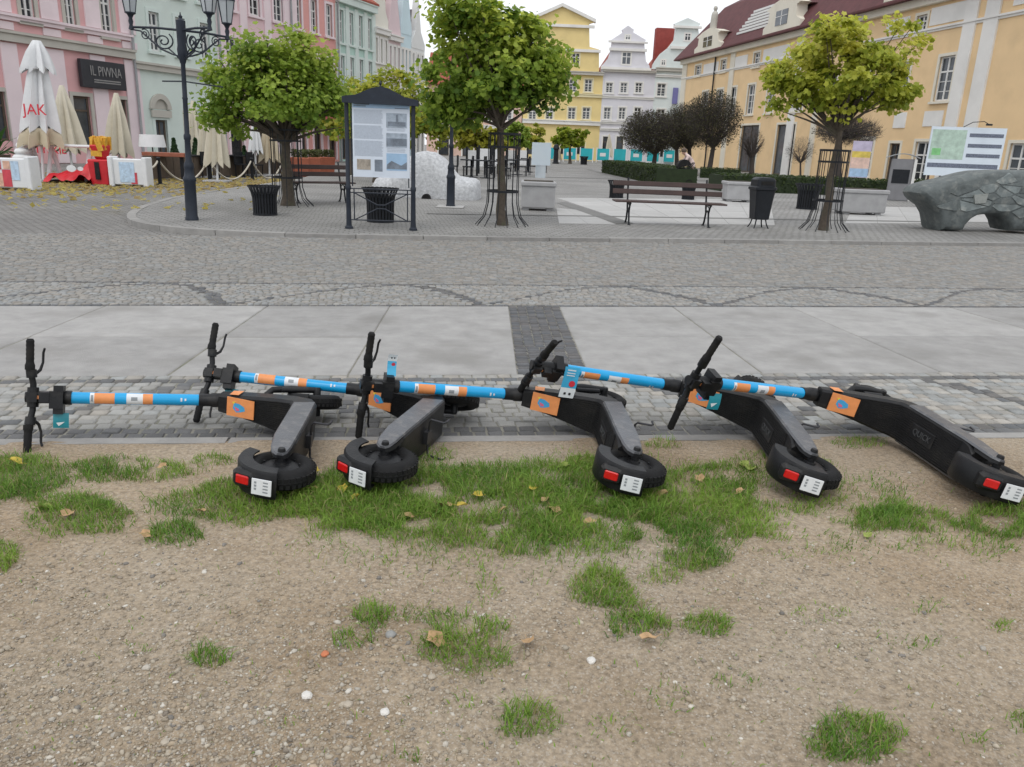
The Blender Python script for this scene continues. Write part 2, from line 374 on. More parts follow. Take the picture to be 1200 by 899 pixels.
def joined_setts(name, items, parent, h=.08, lightc=(.245, .24, .23), darkc=(.128, .128, .128), gap=.008, ztop=0.):
    n = len(items); V = np.zeros((n, 13, 3)); C = np.zeros((n, 3))
    T_ = [np.array(s.v) for s in STM]
    for k, (p, u, t, l, w, dk) in enumerate(items):
        v = T_[k % 8]; a = HEAD+random.uniform(-.06, .06); ca, sa = math.cos(a), math.sin(a)
        x = v[:, 0]*(l-gap); y = v[:, 1]*(w-gap); V[k, :, 0] = p.x+ca*x-sa*y; V[k, :, 1] = p.y+sa*x+ca*y
        V[k, :, 2] = v[:, 2]*h+ztop+random.uniform(-.004, .003)
        b = random.uniform(.85, 1.15); c = darkc if dk else lightc; wm = random.uniform(-.05, .06)
        C[k] = (c[0]*b*(1+wm), c[1]*b, c[2]*b*(1-wm))
    fq = [(0, 1, 5, 4), (1, 2, 6, 5), (2, 3, 7, 6), (3, 0, 4, 7), (4, 5, 9, 8), (5, 6, 10, 9), (6, 7, 11, 10), (7, 4, 8, 11)]
    ft = [t for q in fq for t in ((q[0], q[1], q[2]), (q[0], q[2], q[3]))] + [(8, 9, 12), (9, 10, 12), (10, 11, 12), (11, 8, 12)]
    o = link(name, np_mesh(name, V, ft, 'sett_stuff', C), parent); o['kind'] = 'stuff'; return o
def near_dark(u, t, r): return r in (0, 1) or (r == 13) or wave_dark(u, t, 2.05, -.15, .045, .1)
near = lay(0, 1, 15, .078, -7, 7.5, near_dark, None, None)
near = [(Vector((p.x, p.y, 0)) + Vector((-HEAD*0, .045*(1-t), 0)), u, t, l, w*.96, d) for p, u, t, l, w, d in near]
def inframe(p):
    q = RC.transposed() @ (p-CP); x = 600+FPX*q.x/-q.z; y = 449.5-FPX*q.y/-q.z; return -10 < x < 1210 and -10 < y < 910
vis = sorted([n for n in near if inframe(n[0])], key=lambda n: n[0].length)
solo = vis[:300]; ids = {id(n) for n in solo}
for k, (p, u, t, l, w, dk) in enumerate(solo):
    o = link('sett', (SD if dk else SL)[k % 8], path, T(p.x, p.y, random.uniform(-.004, .003)) @ rotz(HEAD+random.uniform(-.06, .06)) @ Matrix.Diagonal((l-.009, w-.009, .08, 1)))
joined_setts('setts', [n for n in near if id(n) not in ids], path, lightc=(.29, .285, .268))

# path slabs (two rows, split by a strip of small dark setts)
def slab(poly, z=.0):
    c = sum((Vector((x, y)) for x, y in poly), Vector((0, 0)))/len(poly)
    P = [Vector((x, y)) for x, y in poly]; P = [p + (c-p).normalized()*.007 for p in P]
    inner = [p + (c-p).normalized()*.012 for p in P]; n = len(P); dzz = z+random.uniform(-.003, .003)
    m_ = MB(); m_.add([(p.x, p.y, dzz) for p in inner]+[(p.x, p.y, dzz-.006) for p in P]+[(p.x, p.y, -.06) for p in P],
        [tuple(range(n))]+[(i, i+n, (i+1) % n+n, (i+1) % n) for i in range(n)]+[(i+n, i+2*n, (i+1) % n+2*n, (i+1) % n+n) for i in range(n)])
    m_.build('slab', 'slab', path)
def u_on(i, px, py):
    C, d = LN[i]; return (G(px, py)-C).dot(d)
cuts = [(u_on(2, a, 359), u_on(1, b, 439)) for a, b in ((313, 196), (457, 408), (596, 607), (655, 690), (788, 897), (925, 1110), (1110, 1390))]
pre = [(cuts[0][0]-1.3*k, cuts[0][1]-1.3*k) for k in range(5, 0, -1)]; post = [(cuts[-1][0]+1.3*k, cuts[-1][1]+1.3*k) for k in range(1, 5)]
cuts = pre+cuts+post
def cp(c, t): A, B = on(2, c[0]), on(1, c[1]); p = A*(1-t)+B*t; return (p.x, p.y)
split = .53
for k in range(len(cuts)-1):
    a, b = cuts[k], cuts[k+1]
    if k == len(pre)+2: continue                         # the dark sett strip
    if k == len(pre)+1: slab([cp(a, 0), cp(b, 0), cp(b, 1), cp(a, 1)], .001); continue
    s2 = split+random.uniform(-.01, .01) if k < len(pre)+1 else split
    slab([cp(a, 0), cp(b, 0), cp(b, s2), cp(a, s2)]); slab([cp(a, s2), cp(b, s2), cp(b, 1), cp(a, 1)])
a, b = cuts[len(pre)+2], cuts[len(pre)+3]; strip = []
nr = 34
for r in range(nr):
    t = (r+.5)/nr; A, B = Vector(cp(a, t)).to_3d(), Vector(cp(b, t)).to_3d(); W_ = (B-A).length; n = max(3, round(W_/.085))
    dlen = (Vector(cp(a, 1))-Vector(cp(a, 0))).length/nr
    for k in range(n): strip.append((A+(B-A)*((k+.5)/n), 0, t, W_/n, dlen, True))
joined_setts('dark_setts', strip, path, lightc=(.1, .1, .1), darkc=(.10, .10, .103), gap=.006)
# second sett course with the same wave, then the road
def far_dark(u, t, r): return r in (0, 19) or wave_dark(u, t, 2.28, 1.02, .030, .1)
joined_setts('wave_setts', lay(2, 3, 20, .064, -13, 14, far_dark, None, None), path, lightc=(.255, .25, .238), darkc=(.115, .115, .117))
road = prop(empty('road'), kind='structure')
joined_setts('road_setts', lay(3, 4, 62, .084, -15, 15.5, lambda u, t, r: False, None, None), road, lightc=(.225, .218, .205))
lft = [(-4.4, 11.9), (-14, 9.8)]
# kerb and raised square
kpx = [(335, 214), (262, 224), (200, 234), (163, 245), (148, 254), (150, 262), (175, 268), (220, 272.5), (300, 277), (450, 280.5), (600, 282.5), (900, 285.5), (1200, 289), (1420, 292)]
kp = [G(x, y) for x, y in kpx]
pl = []; 
for k in range(len(kp)-1):
    A, B = kp[k], kp[k+1]; n = max(1, round((B-A).length/.2))
    for i in range(n): pl.append(A+(B-A)*(i/n))
pl.append(kp[-1])
for _ in range(6): pl = [pl[0]]+[(pl[i-1]+pl[i]*2+pl[i+1])/4 for i in range(1, len(pl)-1)]+[pl[-1]]
kerb = prop(empty('kerb'), kind='structure')
acc = 0; seg = [pl[0]]; segs = []
for i in range(1, len(pl)):
    acc += (pl[i]-pl[i-1]).length; seg.append(pl[i])
    if acc > .95: segs.append(seg); seg = [pl[i]]; acc = 0
def offs(s, d, shrink=0):
    out = []
    for i, p in enumerate(s):
        t = (s[min(i+1, len(s)-1)]-s[max(i-1, 0)]).normalized(); n = Vector((-t.y, t.x, 0)); q = p+n*d
        if i == 0: q = q+t*shrink
        if i == len(s)-1: q = q-t*shrink
        out.append(q)
    return out
for s in segs:
    a, b = offs(s, 0, .006), offs(s, .14, .006); zt = ZP+.006+random.uniform(-.003, .003)
    MB().flat([(p.x, p.y) for p in a]+[(p.x, p.y) for p in reversed(b)], -.08, zt).build('kerb_stone', 'kerb_stone', kerb)
inner = offs(pl, .139)
sq = MB(); poly = [(p.x, p.y, ZP) for p in inner]+[(400, 60, ZP), (400, 500, ZP), (-60, 500, ZP)]
sq.add(poly, [tuple(range(len(poly)))])
prop(sq.build('square', 'square_setts'), kind='structure')
# pale slab fields and dark bands let into the square
sqp = prop(empty('square_paving'), kind='structure')
def sheet(pxs, m_, z, name):
    P = [G(x, y, ZP) for x, y in pxs]; MB().add([(p.x, p.y, ZP+z) for p in P], [tuple(range(len(P)))]).build(name, m_, sqp)
def slab_field(c, nu, nv, m_='slab_light'):      # corner pixels bl, br, tr, tl -> single slabs
    q = [G(x, y, ZP) for x, y in c]
    for i in range(nu):
        for j in range(nv):
            P = []
            for a, b in ((i+.006, j+.006), (i+.994, j+.006), (i+.994, j+.994), (i+.006, j+.994)):
                a /= nu; b /= nv; P.append((q[0]*(1-a)+q[1]*a)*(1-b)+(q[3]*(1-a)+q[2]*a)*b)
            MB().flat([(p.x, p.y) for p in P], ZP-.02, ZP+.005).build('paving_slab', m_, sqp)
slab_field([(742, 262), (908, 264), (902, 234), (652, 232)], 6, 5)
slab_field([(655, 262), (722, 263), (676, 246), (652, 244)], 2, 3)
slab_field([(990, 262), (1200, 262), (1150, 244), (1000, 242)], 6, 3)
sheet([(723, 263), (742, 262), (663, 237), (652, 238)], 'band_dark', .007, 'dark_band')
sheet([(500, 251), (1250, 263.5), (1250, 262.3), (500, 250)], 'band_dark', .009, 'drain_channel')
sheet([(545, 206), (900, 214), (900, 213), (545, 205.2)], 'band_dark', .009, 'drain_channel')
sheet([(735, 212), (742, 212), (690, 198), (684, 198)], 'band_dark', .006, 'dark_band')
# ------------------------------------------------------------------ scooters (built upright: x forward, y left, z up, rear axle at the origin)
L_, HX, HZ, BAR, B0, B1 = .904, .361, 1.216, .53, .152, .706
HP = Vector((L_-HX, 0, HZ)); FP = Vector((L_, 0, 0)); AX = (HP-FP).normalized(); SLEN = (HP-FP).length
REAR = -Vector((0, 1, 0)).cross(AX)                       # towards the rider
def stem(d, rear=0., y=0.): return HP - AX*d + REAR*rear + Vector((0, y, 0))
WR = .128; RWS = 1.11                                     # rear wheel a little larger
def wheel_meshes():
    ty = MB(); prof = []
    for k in range(13):
        a = 2*math.pi*k/12; prof.append((WR-.034+.034*math.cos(a), .036*math.sin(a)))
    ty.lathe(prof, 40, axis='y')
    for k in range(36):                                   # tread blocks
        a = 2*math.pi*k/36
        for yy in (-.02, .006):
            c, s_ = math.cos(a+(.05 if yy > 0 else 0)), math.sin(a+(.05 if yy > 0 else 0)); t = Vector((-s_, 0, c)); r_ = Vector((c, 0, s_))
            P = []
            for q in (WR-.006, WR+.0008):
                for sg, yv in ((-1, yy), (1, yy), (1, yy+.014), (-1, yy+.014)): P.append(r_*q + t*.007*sg + Vector((0, yv, 0)))
            ty.add(P, [(4, 5, 6, 7), (0, 1, 5, 4), (1, 2, 6, 5), (2, 3, 7, 6), (3, 0, 4, 7)])
    hb = MB(); hb.lathe([(.0, -.036), (.022, -.036), (.024, -.028), (.05, -.026), (.058, -.02), (.078, -.018), (.084, -.024), (.090, -.024), (.090, .024), (.084, .024), (.078, .018), (.058, .02), (.05, .026), (.022, .03), (0, .03)], 32, axis='y')
    for k in range(10):
        a = 2*math.pi*k/10; hb.lathe([(0, -.0245), (.004, -.0245), (.004, -.015)], 6, (.067*math.cos(a), 0, .067*math.sin(a)), 'y')
    return hb.mesh('wheel', 'black_plastic', 35), ty.mesh('tyre', 'black_rubber', 40)
WHEEL, TYRE = wheel_meshes()
# body: deck that sweeps up into the neck   (top x,z  bottom x,z  half width)
SEC = [((.085, .060), (.085, -.030), .060), ((.12, .064), (.12, -.038), .088), ((.16, .066), (.16, -.042), .094), ((.40, .066), (.42, -.044), .095), ((.57, .067), (.61, -.042), .095),
       ((.606, .082), (.672, -.018), .093), ((.632, .140), (.716, .062), .086), ((.664, .225), (.752, .165), .073), ((.697, .330), (.785, .290), .058), ((.713, .400), (.792, .380), .050), ((.722, .445), (.790, .435), .046)]
def sec_ring(s, out=0.):
    (tx, tz), (bx, bz), w = s; t, b = Vector((tx, 0, tz)), Vector((bx, 0, bz)); up = (t-b); h = up.length; up.normalize(); c = .012
    w += out; t = t+up*out; b = b-up*out; Y = Vector((0, 1, 0))
    return [b+Y*(w-c), b+Y*w+up*c, t+Y*w-up*c, t+Y*(w-c), t-Y*(w-c), t-Y*w-up*c, b-Y*w+up*c, b-Y*(w-c)]
bd = MB(); bd.loft([sec_ring(s) for s in SEC]); BODY = bd.mesh('deck_body', 'black_plastic', 40)
# side rails of the deck in grey metal (both sides)
def side_panel(sg):
    m_ = MB(); rings = []
    for s in [((-.022, .020), (-.022, -.016), .078), ((.0, .042), (.0, -.028), .080), ((.05, .056), (.05, -.037), .086)]+SEC[2:5]:
        (tx, tz), (bx, bz), w = s; t, b = Vector((tx, 0, tz)), Vector((bx, 0, bz)); up = (t-b).normalized()
        Y = Vector((0, sg, 0)); rings.append([b+up*.006+Y*(w-.004), b+up*.010+Y*(w+.005), t-up*.008+Y*(w+.005), t-up*.002+Y*(w-.004)])
    m_.loft(rings); return m_.mesh('side_panel', 'deck_grey', 40)
SIDEP = [side_panel(-1), side_panel(1)]
def top_at(i): return SEC[i]
mt = MB(); NR = 15
for k in range(NR):
    f = -1+2*(k+.5)/NR; rings = []
    for s in SEC[2:10]:
        (tx, tz), (bx, bz), w = s; t, b = Vector((tx, 0, tz)), Vector((bx, 0, bz)); up = (t-b).normalized(); y = f*(w-.010); hw = (w-.010)/NR*.55
        rings.append([t+up*.0005+Vector((0, y-hw, 0)), t+up*.0045+Vector((0, y-hw*.6, 0)), t+up*.0045+Vector((0, y+hw*.6, 0)), t+up*.0005+Vector((0, y+hw, 0))])
    mt.loft(rings, cap=False, closed=False)
MAT_ = mt.mesh('ribbed_mat', 'black_rubber')
LET = text_mesh('lettering', 'QUICK', .042, 'letter_grey', .0012)
lp = MB(); lp.cbox(-.085, .085, -.034, .034, 0, .003, .0015); LPLATE = lp.mesh('nameplate', 'black_plastic')
# rear fender: a shell round the upper rear of the wheel
fd = MB(); rings = []; 
for k in range(19):
    a = R(62+ (186-62)*k/18); ro, ri = WR+.022, WR+.014; c, s_ = math.cos(a), math.sin(a); hw = .052
    e = [(WR-.030, -hw), (ro-.006, -hw), (ro, -hw+.010), (ro, hw-.010), (ro-.006, hw), (WR-.030, hw), (WR-.030, hw-.006), (ri-.004, hw-.007), (ri, 0), (ri-.004, -hw+.007), (WR-.030, -hw+.006)]
    rings.append([(r_*c, y, r_*s_) for r_, y in e])
fd.loft(rings); 
FENDER = fd.mesh('rear_fender', 'black_plastic', 40)
def on_fender(adeg, y0, y1, half, r0, r1, mname, name, bev=.004, na=None):      # a block on the fender, facing na
    a = R(adeg if na is None else na); c, s_ = math.cos(a), math.sin(a); m_ = MB(); m_.cbox(-half, half, y0, y1, r0-WR, r1-WR, bev)
    B = Matrix(((-s_, 0, c, 0), (0, 1, 0, 0), (c, 0, s_, 0), (0, 0, 0, 1)))   # local x tangent, z radial
    me_ = m_.mesh(name, mname, 30); me_.transform(T(WR*math.cos(R(adeg)), 0, WR*math.sin(R(adeg))) @ B); return me_
TAILH = on_fender(134, -.040, .026, .046, WR-.01, WR+.040, 'black_plastic', 'tail_housing', .012, 158)
TAIL = on_fender(134, -.024, .010, .026, WR+.030, WR+.044, 'red_lens', 'tail_light', .004, 158)
TAIL2 = on_fender(121, -.022, .008, .006, WR+.022, WR+.036, 'clear_lens', 'reflector', .003, 145)
PLATE = on_fender(168, -.028, .032, .036, WR+.030, WR+.034, 'sticker_white', 'number_plate', .001)
PLBK = on_fender(168, -.024, .028, .032, WR+.010, WR+.031, 'black_plastic', 'plate_holder', .003)
def plate_marks():
    m_ = MB(); a = R(168); c, s_ = math.cos(a), math.sin(a)
    for k in range(4): m_.box(.006, .024, -.020+k*.012, -.015+k*.012, WR+.0335, WR+.0346)
    for k in range(3): m_.box(-.026, -.018, -.018+k*.012, -.010+k*.012, WR+.0335, WR+.0346)
    B = Matrix(((-s_, 0, c, 0), (0, 1, 0, 0), (c, 0, s_, 0), (0, 0, 0, 1))); me_ = m_.mesh('plate_print', 'sticker_grey'); me_.transform(B); return me_
PMARK = plate_marks()
ra = MB()                                                  # swing arm each side from deck to axle
for sg in (-1, 1):
    ra.loft([[(x, sg*y, z0), (x, sg*(y+.014), z0+.004), (x, sg*(y+.014), z1-.004), (x, sg*y, z1)] for x, y, z0, z1 in ((.20, .070, -.039, .056), (.10, .066, -.036, .050), (.03, .062, -.036, .046), (-.01, .060, -.026, .030), (-.02, .060, -.014, .016))])
    ra.lathe([(0, sg*.098), (.013, sg*.098), (.016, sg*.090), (.018, sg*.03)], 12, axis='y')
ARM = ra.mesh('swing_arm', 'black_plastic', 35)
ks = MB()
for sg in (-1, 1): ks.tube([(.36, 0, -.058), (.36, sg*.075, -.062), (.355, sg*.088, -.070), (.345, sg*.090, -.135), (.352, sg*.093, -.142), (.385, sg*.096, -.145)], .0052, 8)
ks.box(.335, .385, -.03, .03, -.066, -.038)
KICK = ks.mesh('kickstand', 'steel_dark', 40)
# neck sticker with its emblem
def neck_patch(u0, u1, w, lift, mname, name, shape=None):
    """patch on the rider's side of the neck; u along the section 8-10"""
    a, b = SEC[7], SEC[10]; A, B = Vector((a[0][0], 0, a[0][1])), Vector((b[0][0], 0, b[0][1])); d = (B-A); n = Vector((-d.z, 0, d.x)).normalized()
    if n.x > 0: n = -n
    m_ = MB(); sh = shape or [(u0, -w), (u1, -w), (u1, w), (u0, w)]
    P = [A+d*u+Vector((0, y, 0))+n*lift for u, y in sh]; k = len(P); m_.add(P+[p-n*.006 for p in P], [tuple(range(k))]+[(i, i+k, (i+1) % k+k, (i+1) % k) for i in range(k)])
    return m_.mesh(name, mname)
STK = neck_patch(.16, .78, .047, .0075, 'sticker_orange', 'neck_sticker')
EMB = neck_patch(0, 0, 0, .0085, 'emblem_blue', 'emblem', [(.38, -.008), (.50, -.022), (.62, -.022), (.64, .006), (.56, .024), (.46, .020), (.36, .010)])
EMB2 = neck_patch(0, 0, 0, .0092, 'emblem_pink', 'emblem', [(.50, .004), (.60, -.004), (.56, .018), (.48, .014)])
EMB3 = neck_patch(0, 0, 0, .0092, 'emblem_yellow', 'emblem', [(.58, -.030), (.66, -.026), (.62, -.016)])
SIDEST = MB(); SIDEST.add([(.700, -.0615, .345), (.770, -.0615, .335), (.775, -.0565, .385), (.712, -.0565, .39)], [(0, 1, 2, 3)]); SIDEST = SIDEST.mesh('side_sticker', 'sticker_orange')
# steering parts
def tubem(name, mname, pts, r, n=20, sm=40): m_ = MB(); m_.tube(pts, r, n); return m_.mesh(name, mname, sm)
STEM = tubem('stem', 'blue_paint', [stem(B0), stem(B1)], .0275, 24)
COLL = MB(); COLL.tube([stem(B1-.004), stem(B1+.05), stem(B1+.055), stem(.80), stem(.80), stem(.99)], [.031, .031, .035, .035, .030, .030], 20); 
COLL = COLL.mesh('hinge_collar', 'black_plastic', 40)
NECK = MB(); NECK.tube([stem(-.03), stem(.0), stem(B0-.03), stem(B0-.02), stem(B0+.004)], [.024, .028, .028, .033, .033], 20); NECK = NECK.mesh('steering_neck', 'black_plastic', 40)
def arc_patch(d0, d1, half, mname, name, rr=.0282, a0=0.):
    m_ = MB(); pts = []
    for d in (d0, d1):
        for k in range(9):
            a = a0+half*(-1+2*k/8); pts.append(stem(d)+REAR*(rr*math.cos(a))+Vector((0, rr*math.sin(a), 0)))
    m_.add(pts, [(k, k+1, k+10, k+9) for k in range(8)]); return m_.mesh(name, mname, 60)
STS = [arc_patch(.232, .250, 1.1, 'sticker_white', 'stem_sticker'), arc_patch(.250, .335, 1.1, 'sticker_orange', 'stem_sticker'),
       arc_patch(.385, .455, 1.1, 'sticker_white', 'stem_sticker'), arc_patch(.455, .498, 1.1, 'sticker_orange', 'stem_sticker'),
       arc_patch(.405, .432, .30, 'sticker_grey', 'sticker_print', .0287), arc_patch(.236, .246, .55, 'sticker_grey', 'sticker_print', .0287),
       arc_patch(.62, .628, .3, 'sticker_white', 'sticker_print', .0286), arc_patch(.638, .646, .2, 'sticker_white', 'sticker_print', .0286)]
hb_ = MB(); Y = Vector((0, 1, 0))
hb_.tube([HP+Y*yy+AX*zz+REAR*rr for yy, zz, rr in ((-BAR/2+.02, .012, .03), (-.13, .012, .02), (-.06, .0, 0), (.06, 0, 0), (.13, .012, .02), (BAR/2-.02, .012, .03))], .0135, 12)
hb_.tube([HP-Y*.045, HP+Y*.045], .024, 14)
BARM = hb_.mesh('handlebar', 'black_plastic', 40)
def grip(sg):
    m_ = MB(); a = HP+Y*sg*(BAR/2)+AX*.012+REAR*.032; b = HP+Y*sg*.125+AX*.012+REAR*.02; rs = []; P = []
    for k in range(15): P.append(a+(b-a)*(k/14)); rs.append((.0175 if k % 2 else .0162) if 0 < k < 12 else (.012 if k == 0 else .021))
    m_.tube(P, rs, 14); return m_.mesh('grip', 'black_rubber', 35)
GRIP = [grip(-1), grip(1)]
def lever(sg):
    m_ = MB(); p = lambda y, z, r_: HP+Y*sg*y+AX*z+REAR*r_
    m_.tube([p(.105, -.005, .0), p(.125, -.024, -.012), p(.16, -.033, -.018), p(.205, -.034, -.014), p(.225, -.040, -.008)], [.008, .007, .0055, .0055, .005], 8)
    a = p(.09, .005, .01); b = p(.125, .008, .015); m_.tube([a, b], .022, 12); return m_.mesh('brake_lever', 'black_plastic', 40)
LEV = [lever(-1), lever(1)]
ph = MB()
def obx(m_, d0, d1, r0, r1, y0, y1):
    P = [stem(d, r_, y) for y in (y0, y1) for d, r_ in ((d0, r0), (d1, r0), (d1, r1), (d0, r1))]
    m_.add(P, [(0, 1, 2, 3), (7, 6, 5, 4), (0, 4, 5, 1), (1, 5, 6, 2), (2, 6, 7, 3), (3, 7, 4, 0)])
obx(ph, .085, .125, -.04, .038, -.055, .075); obx(ph, .07, .125, .030, .046, -.03, .05); obx(ph, .03, .07, .010, .05, -.022, .022)
HOLD = ph.mesh('lock_bracket', 'black_plastic')
DISP = MB(); obx(DISP, -.022, .02, .022, .036, -.022, .022); DISP = DISP.mesh('display', 'black_plastic')
OST = MB(); obx(OST, .02, .075, .026, .0295, -.008, .008); OST = OST.mesh('stem_sticker', 'sticker_orange')
fk = MB(); fk.tube([stem(.96), stem(1.03)], .034, 16)
for sg in (-1, 1):
    fk.tube([stem(1.02, 0, sg*.03), stem(1.05, -.01, sg*.058), stem(1.14, -.012, sg*.062), FP+Y*sg*.060], [.018, .017, .019, .016], 10)
    fk.tube([stem(1.09, .030, sg*.058), stem(1.22, .034, sg*.060)], .013, 10)
    fk.lathe([(0, sg*.075), (.016, sg*.075), (.020, sg*.065), (.020, sg*.03)], 12, tuple(FP), 'y')
FORK = fk.mesh('fork', 'black_plastic', 40)
ff = MB(); rings = []
fa = math.degrees(math.atan2(AX.z, AX.x))
for k in range(13):
    a = R(fa-45+110*k/12); c, s_ = math.cos(a), math.sin(a); ro = WR+.020; ri = WR+.013; hw = .044
    rings.append([(FP.x+r_*c, y, FP.z+r_*s_) for r_, y in ((WR-.012, -hw), (ro-.004, -hw), (ro, -hw+.008), (ro, hw-.008), (ro-.004, hw), (WR-.012, hw), (ri, hw-.006), (ri, -hw+.006))])
ff.loft(rings); FFEND = ff.mesh('front_fender', 'black_plastic', 40)
def scooter(label, loc, a, b, c, st, tag=None):
    R0 = Matrix(((0, 0, -1), (1, 0, 0), (0, -1, 0))); 
    Rw = Matrix.Rotation(a, 3, 'Z') @ Matrix.Rotation(b, 3, 'Y') @ Matrix.Rotation(c, 3, 'X') @ R0
    o = empty('electric_scooter', label=label, cat='scooter', group='rental scooters fallen in a row'); o.matrix_world = Matrix.Translation(loc) @ Rw.to_4x4()
    S_ = T(*HP) @ Matrix.Rotation(-st, 4, AX) @ T(*(-HP))
    link('deck_body', BODY, o)
    for m_ in SIDEP: link('side_panel', m_, o)
    mt_ = link('ribbed_mat', MAT_, o)
    lpm = T(.40, 0, .0695) @ rotz(math.pi); link('nameplate', LPLATE, mt_, lpm); link('lettering', LET, mt_, T(.40, 0, .0740) @ rotz(math.pi))
    RS = Matrix.Diagonal((RWS, 1.1, RWS, 1)); w = link('wheel', WHEEL, o, RS); link('tyre', TYRE, w)
    fe = link('rear_fender', FENDER, o, RS)
    for n_, m_ in (('tail_housing', TAILH), ('tail_light', TAIL), ('reflector', TAIL2), ('plate_holder', PLBK), ('number_plate', PLATE), ('plate_print', PMARK)): 
        q_ = link(n_, m_, fe)
        if n_ == 'plate_print': q_['kind'] = 'stuff'
    link('swing_arm', ARM, o); link('kickstand', KICK, o)
    s = link('neck_sticker', STK, o)
    for m_ in (EMB, EMB2, EMB3): link('emblem', m_, s)
    link('side_sticker', SIDEST, o)
    sm = link('stem', STEM, o, S_)
    for m_ in STS: link(m_.name.split('.')[0], m_, sm)
    link('hinge_collar', COLL, o, S_); nk = link('steering_neck', NECK, o, S_); link('stem_sticker', OST, nk)
    h = link('handlebar', BARM, o, S_)
    for m_ in GRIP: link('grip', m_, h)
    for m_ in LEV: link('brake_lever', m_, h)
    link('display', DISP, h)
    link('lock_bracket', HOLD, o, S_); fo = link('fork', FORK, o, S_); link('front_fender', FFEND, o, S_)
    fw = link('wheel', WHEEL, o, S_ @ T(*FP)); link('tyre', TYRE, fw)
    if tag:                                              # d along stem, rear offset, y start, y end, half width, style
        d, r_, y0, y1, hw, sty, bend = tag; m_ = MB(); n = 6; F_ = []; Bk = []
        for k in range(n+1):
            t = k/n; y = y0+(y1-y0)*t; rr = r_+bend*math.sin(t*2.2)
            F_ += [stem(d-hw, rr, y), stem(d+hw, rr, y)]; Bk += [stem(d-hw, rr-.0012, y), stem(d+hw, rr-.0012, y)]
        q = len(F_); fs = []; mi = []
        for k in range(n): m_.add([F_[2*k], F_[2*k+1], F_[2*k+3], F_[2*k+2]], [(0, 1, 2, 3)], 1 if (sty == 'w' and k >= 4) else 0); m_.add([Bk[2*k], Bk[2*k+2], Bk[2*k+3], Bk[2*k+1]], [(0, 1, 2, 3)], 0)
        tg = m_.build('hanging_tag', ['card_blue' if sty == 'w' else 'teal_card', 'card_white'], o)
        pr = MB()
        if sty == 'w':
            cx = y0+(y1-y0)*.52; pr.add([stem(d+.3*hw+hw*.42*math.cos(q_), r_+bend*.9+.0025, cx+hw*.42*math.sin(q_)) for q_ in np.linspace(0, 2*math.pi, 14)[:-1]], [tuple(range(13))]); pr.build('tag_dot', 'red_print', tg)
            pw = MB()
            for i, (f0, f1) in enumerate(((.06, .10), (.16, .19), (.24, .27))): pw.add([stem(d+s1*hw, r_+bend*.75+.003, y0+(y1-y0)*f_) for s1, f_ in ((-.7, f0), (.4, f0), (.4, f1), (-.7, f1))], [(0, 1, 2, 3)])
            pw.build('tag_print', 'card_white', tg)
            pk = MB()
            for s1 in (-.45, .2): pk.add([stem(d+s2*hw, r_+bend*.75+.003, y0+(y1-y0)*f_) for s2, f_ in ((s1, .82), (s1+.3, .82), (s1+.3, .9), (s1, .9))], [(0, 1, 2, 3)])
            pk.build('tag_icon', 'steel_dark', tg)
        else:
            pr.add([stem(d+s1*hw, r_+bend*.9+.002, y0+(y1-y0)*f_) for s1, f_ in ((-.6, .62), (.5, .55), (.1, .72), (-.3, .85))], [(0, 1, 2, 3)]); pr.build('tag_print', 'card_white', tg)
    return o
scooter('fallen black scooter with blue stem, its whole handlebar resting free on the dirt edge', (-.928, 2.946, .104), .085, .103, -.006, -.30, (.115, .03, .065, .135, .032, 't', .01))
scooter('fallen black scooter whose handlebar leans behind the neck sticker of the end scooter', (-.524, 3.048, .112), -.255, .088, .001, -.58, (.12, .03, .06, .12, .034, 't', .01))
scooter('fallen black scooter whose thin blue tag sticks up beside its handlebar', (.529, 3.114, .103), .047, .143, .010, -.02, (.115, .0, -.05, -.15, .022, 'w', -.03))
scooter('fallen black scooter with a white and blue tag hanging across its stem', (1.298, 3.180, .103), -.013, .202, .043, .66, (.175, .04, -.03, .13, .040, 'w', .01))
scooter('fallen black scooter at the row end with ribbed deck and raised lettering fully bare', (2.098, 3.172, .109), .143, .204, .045, .24, (.135, .03, .04, .12, .036, 't', .01))

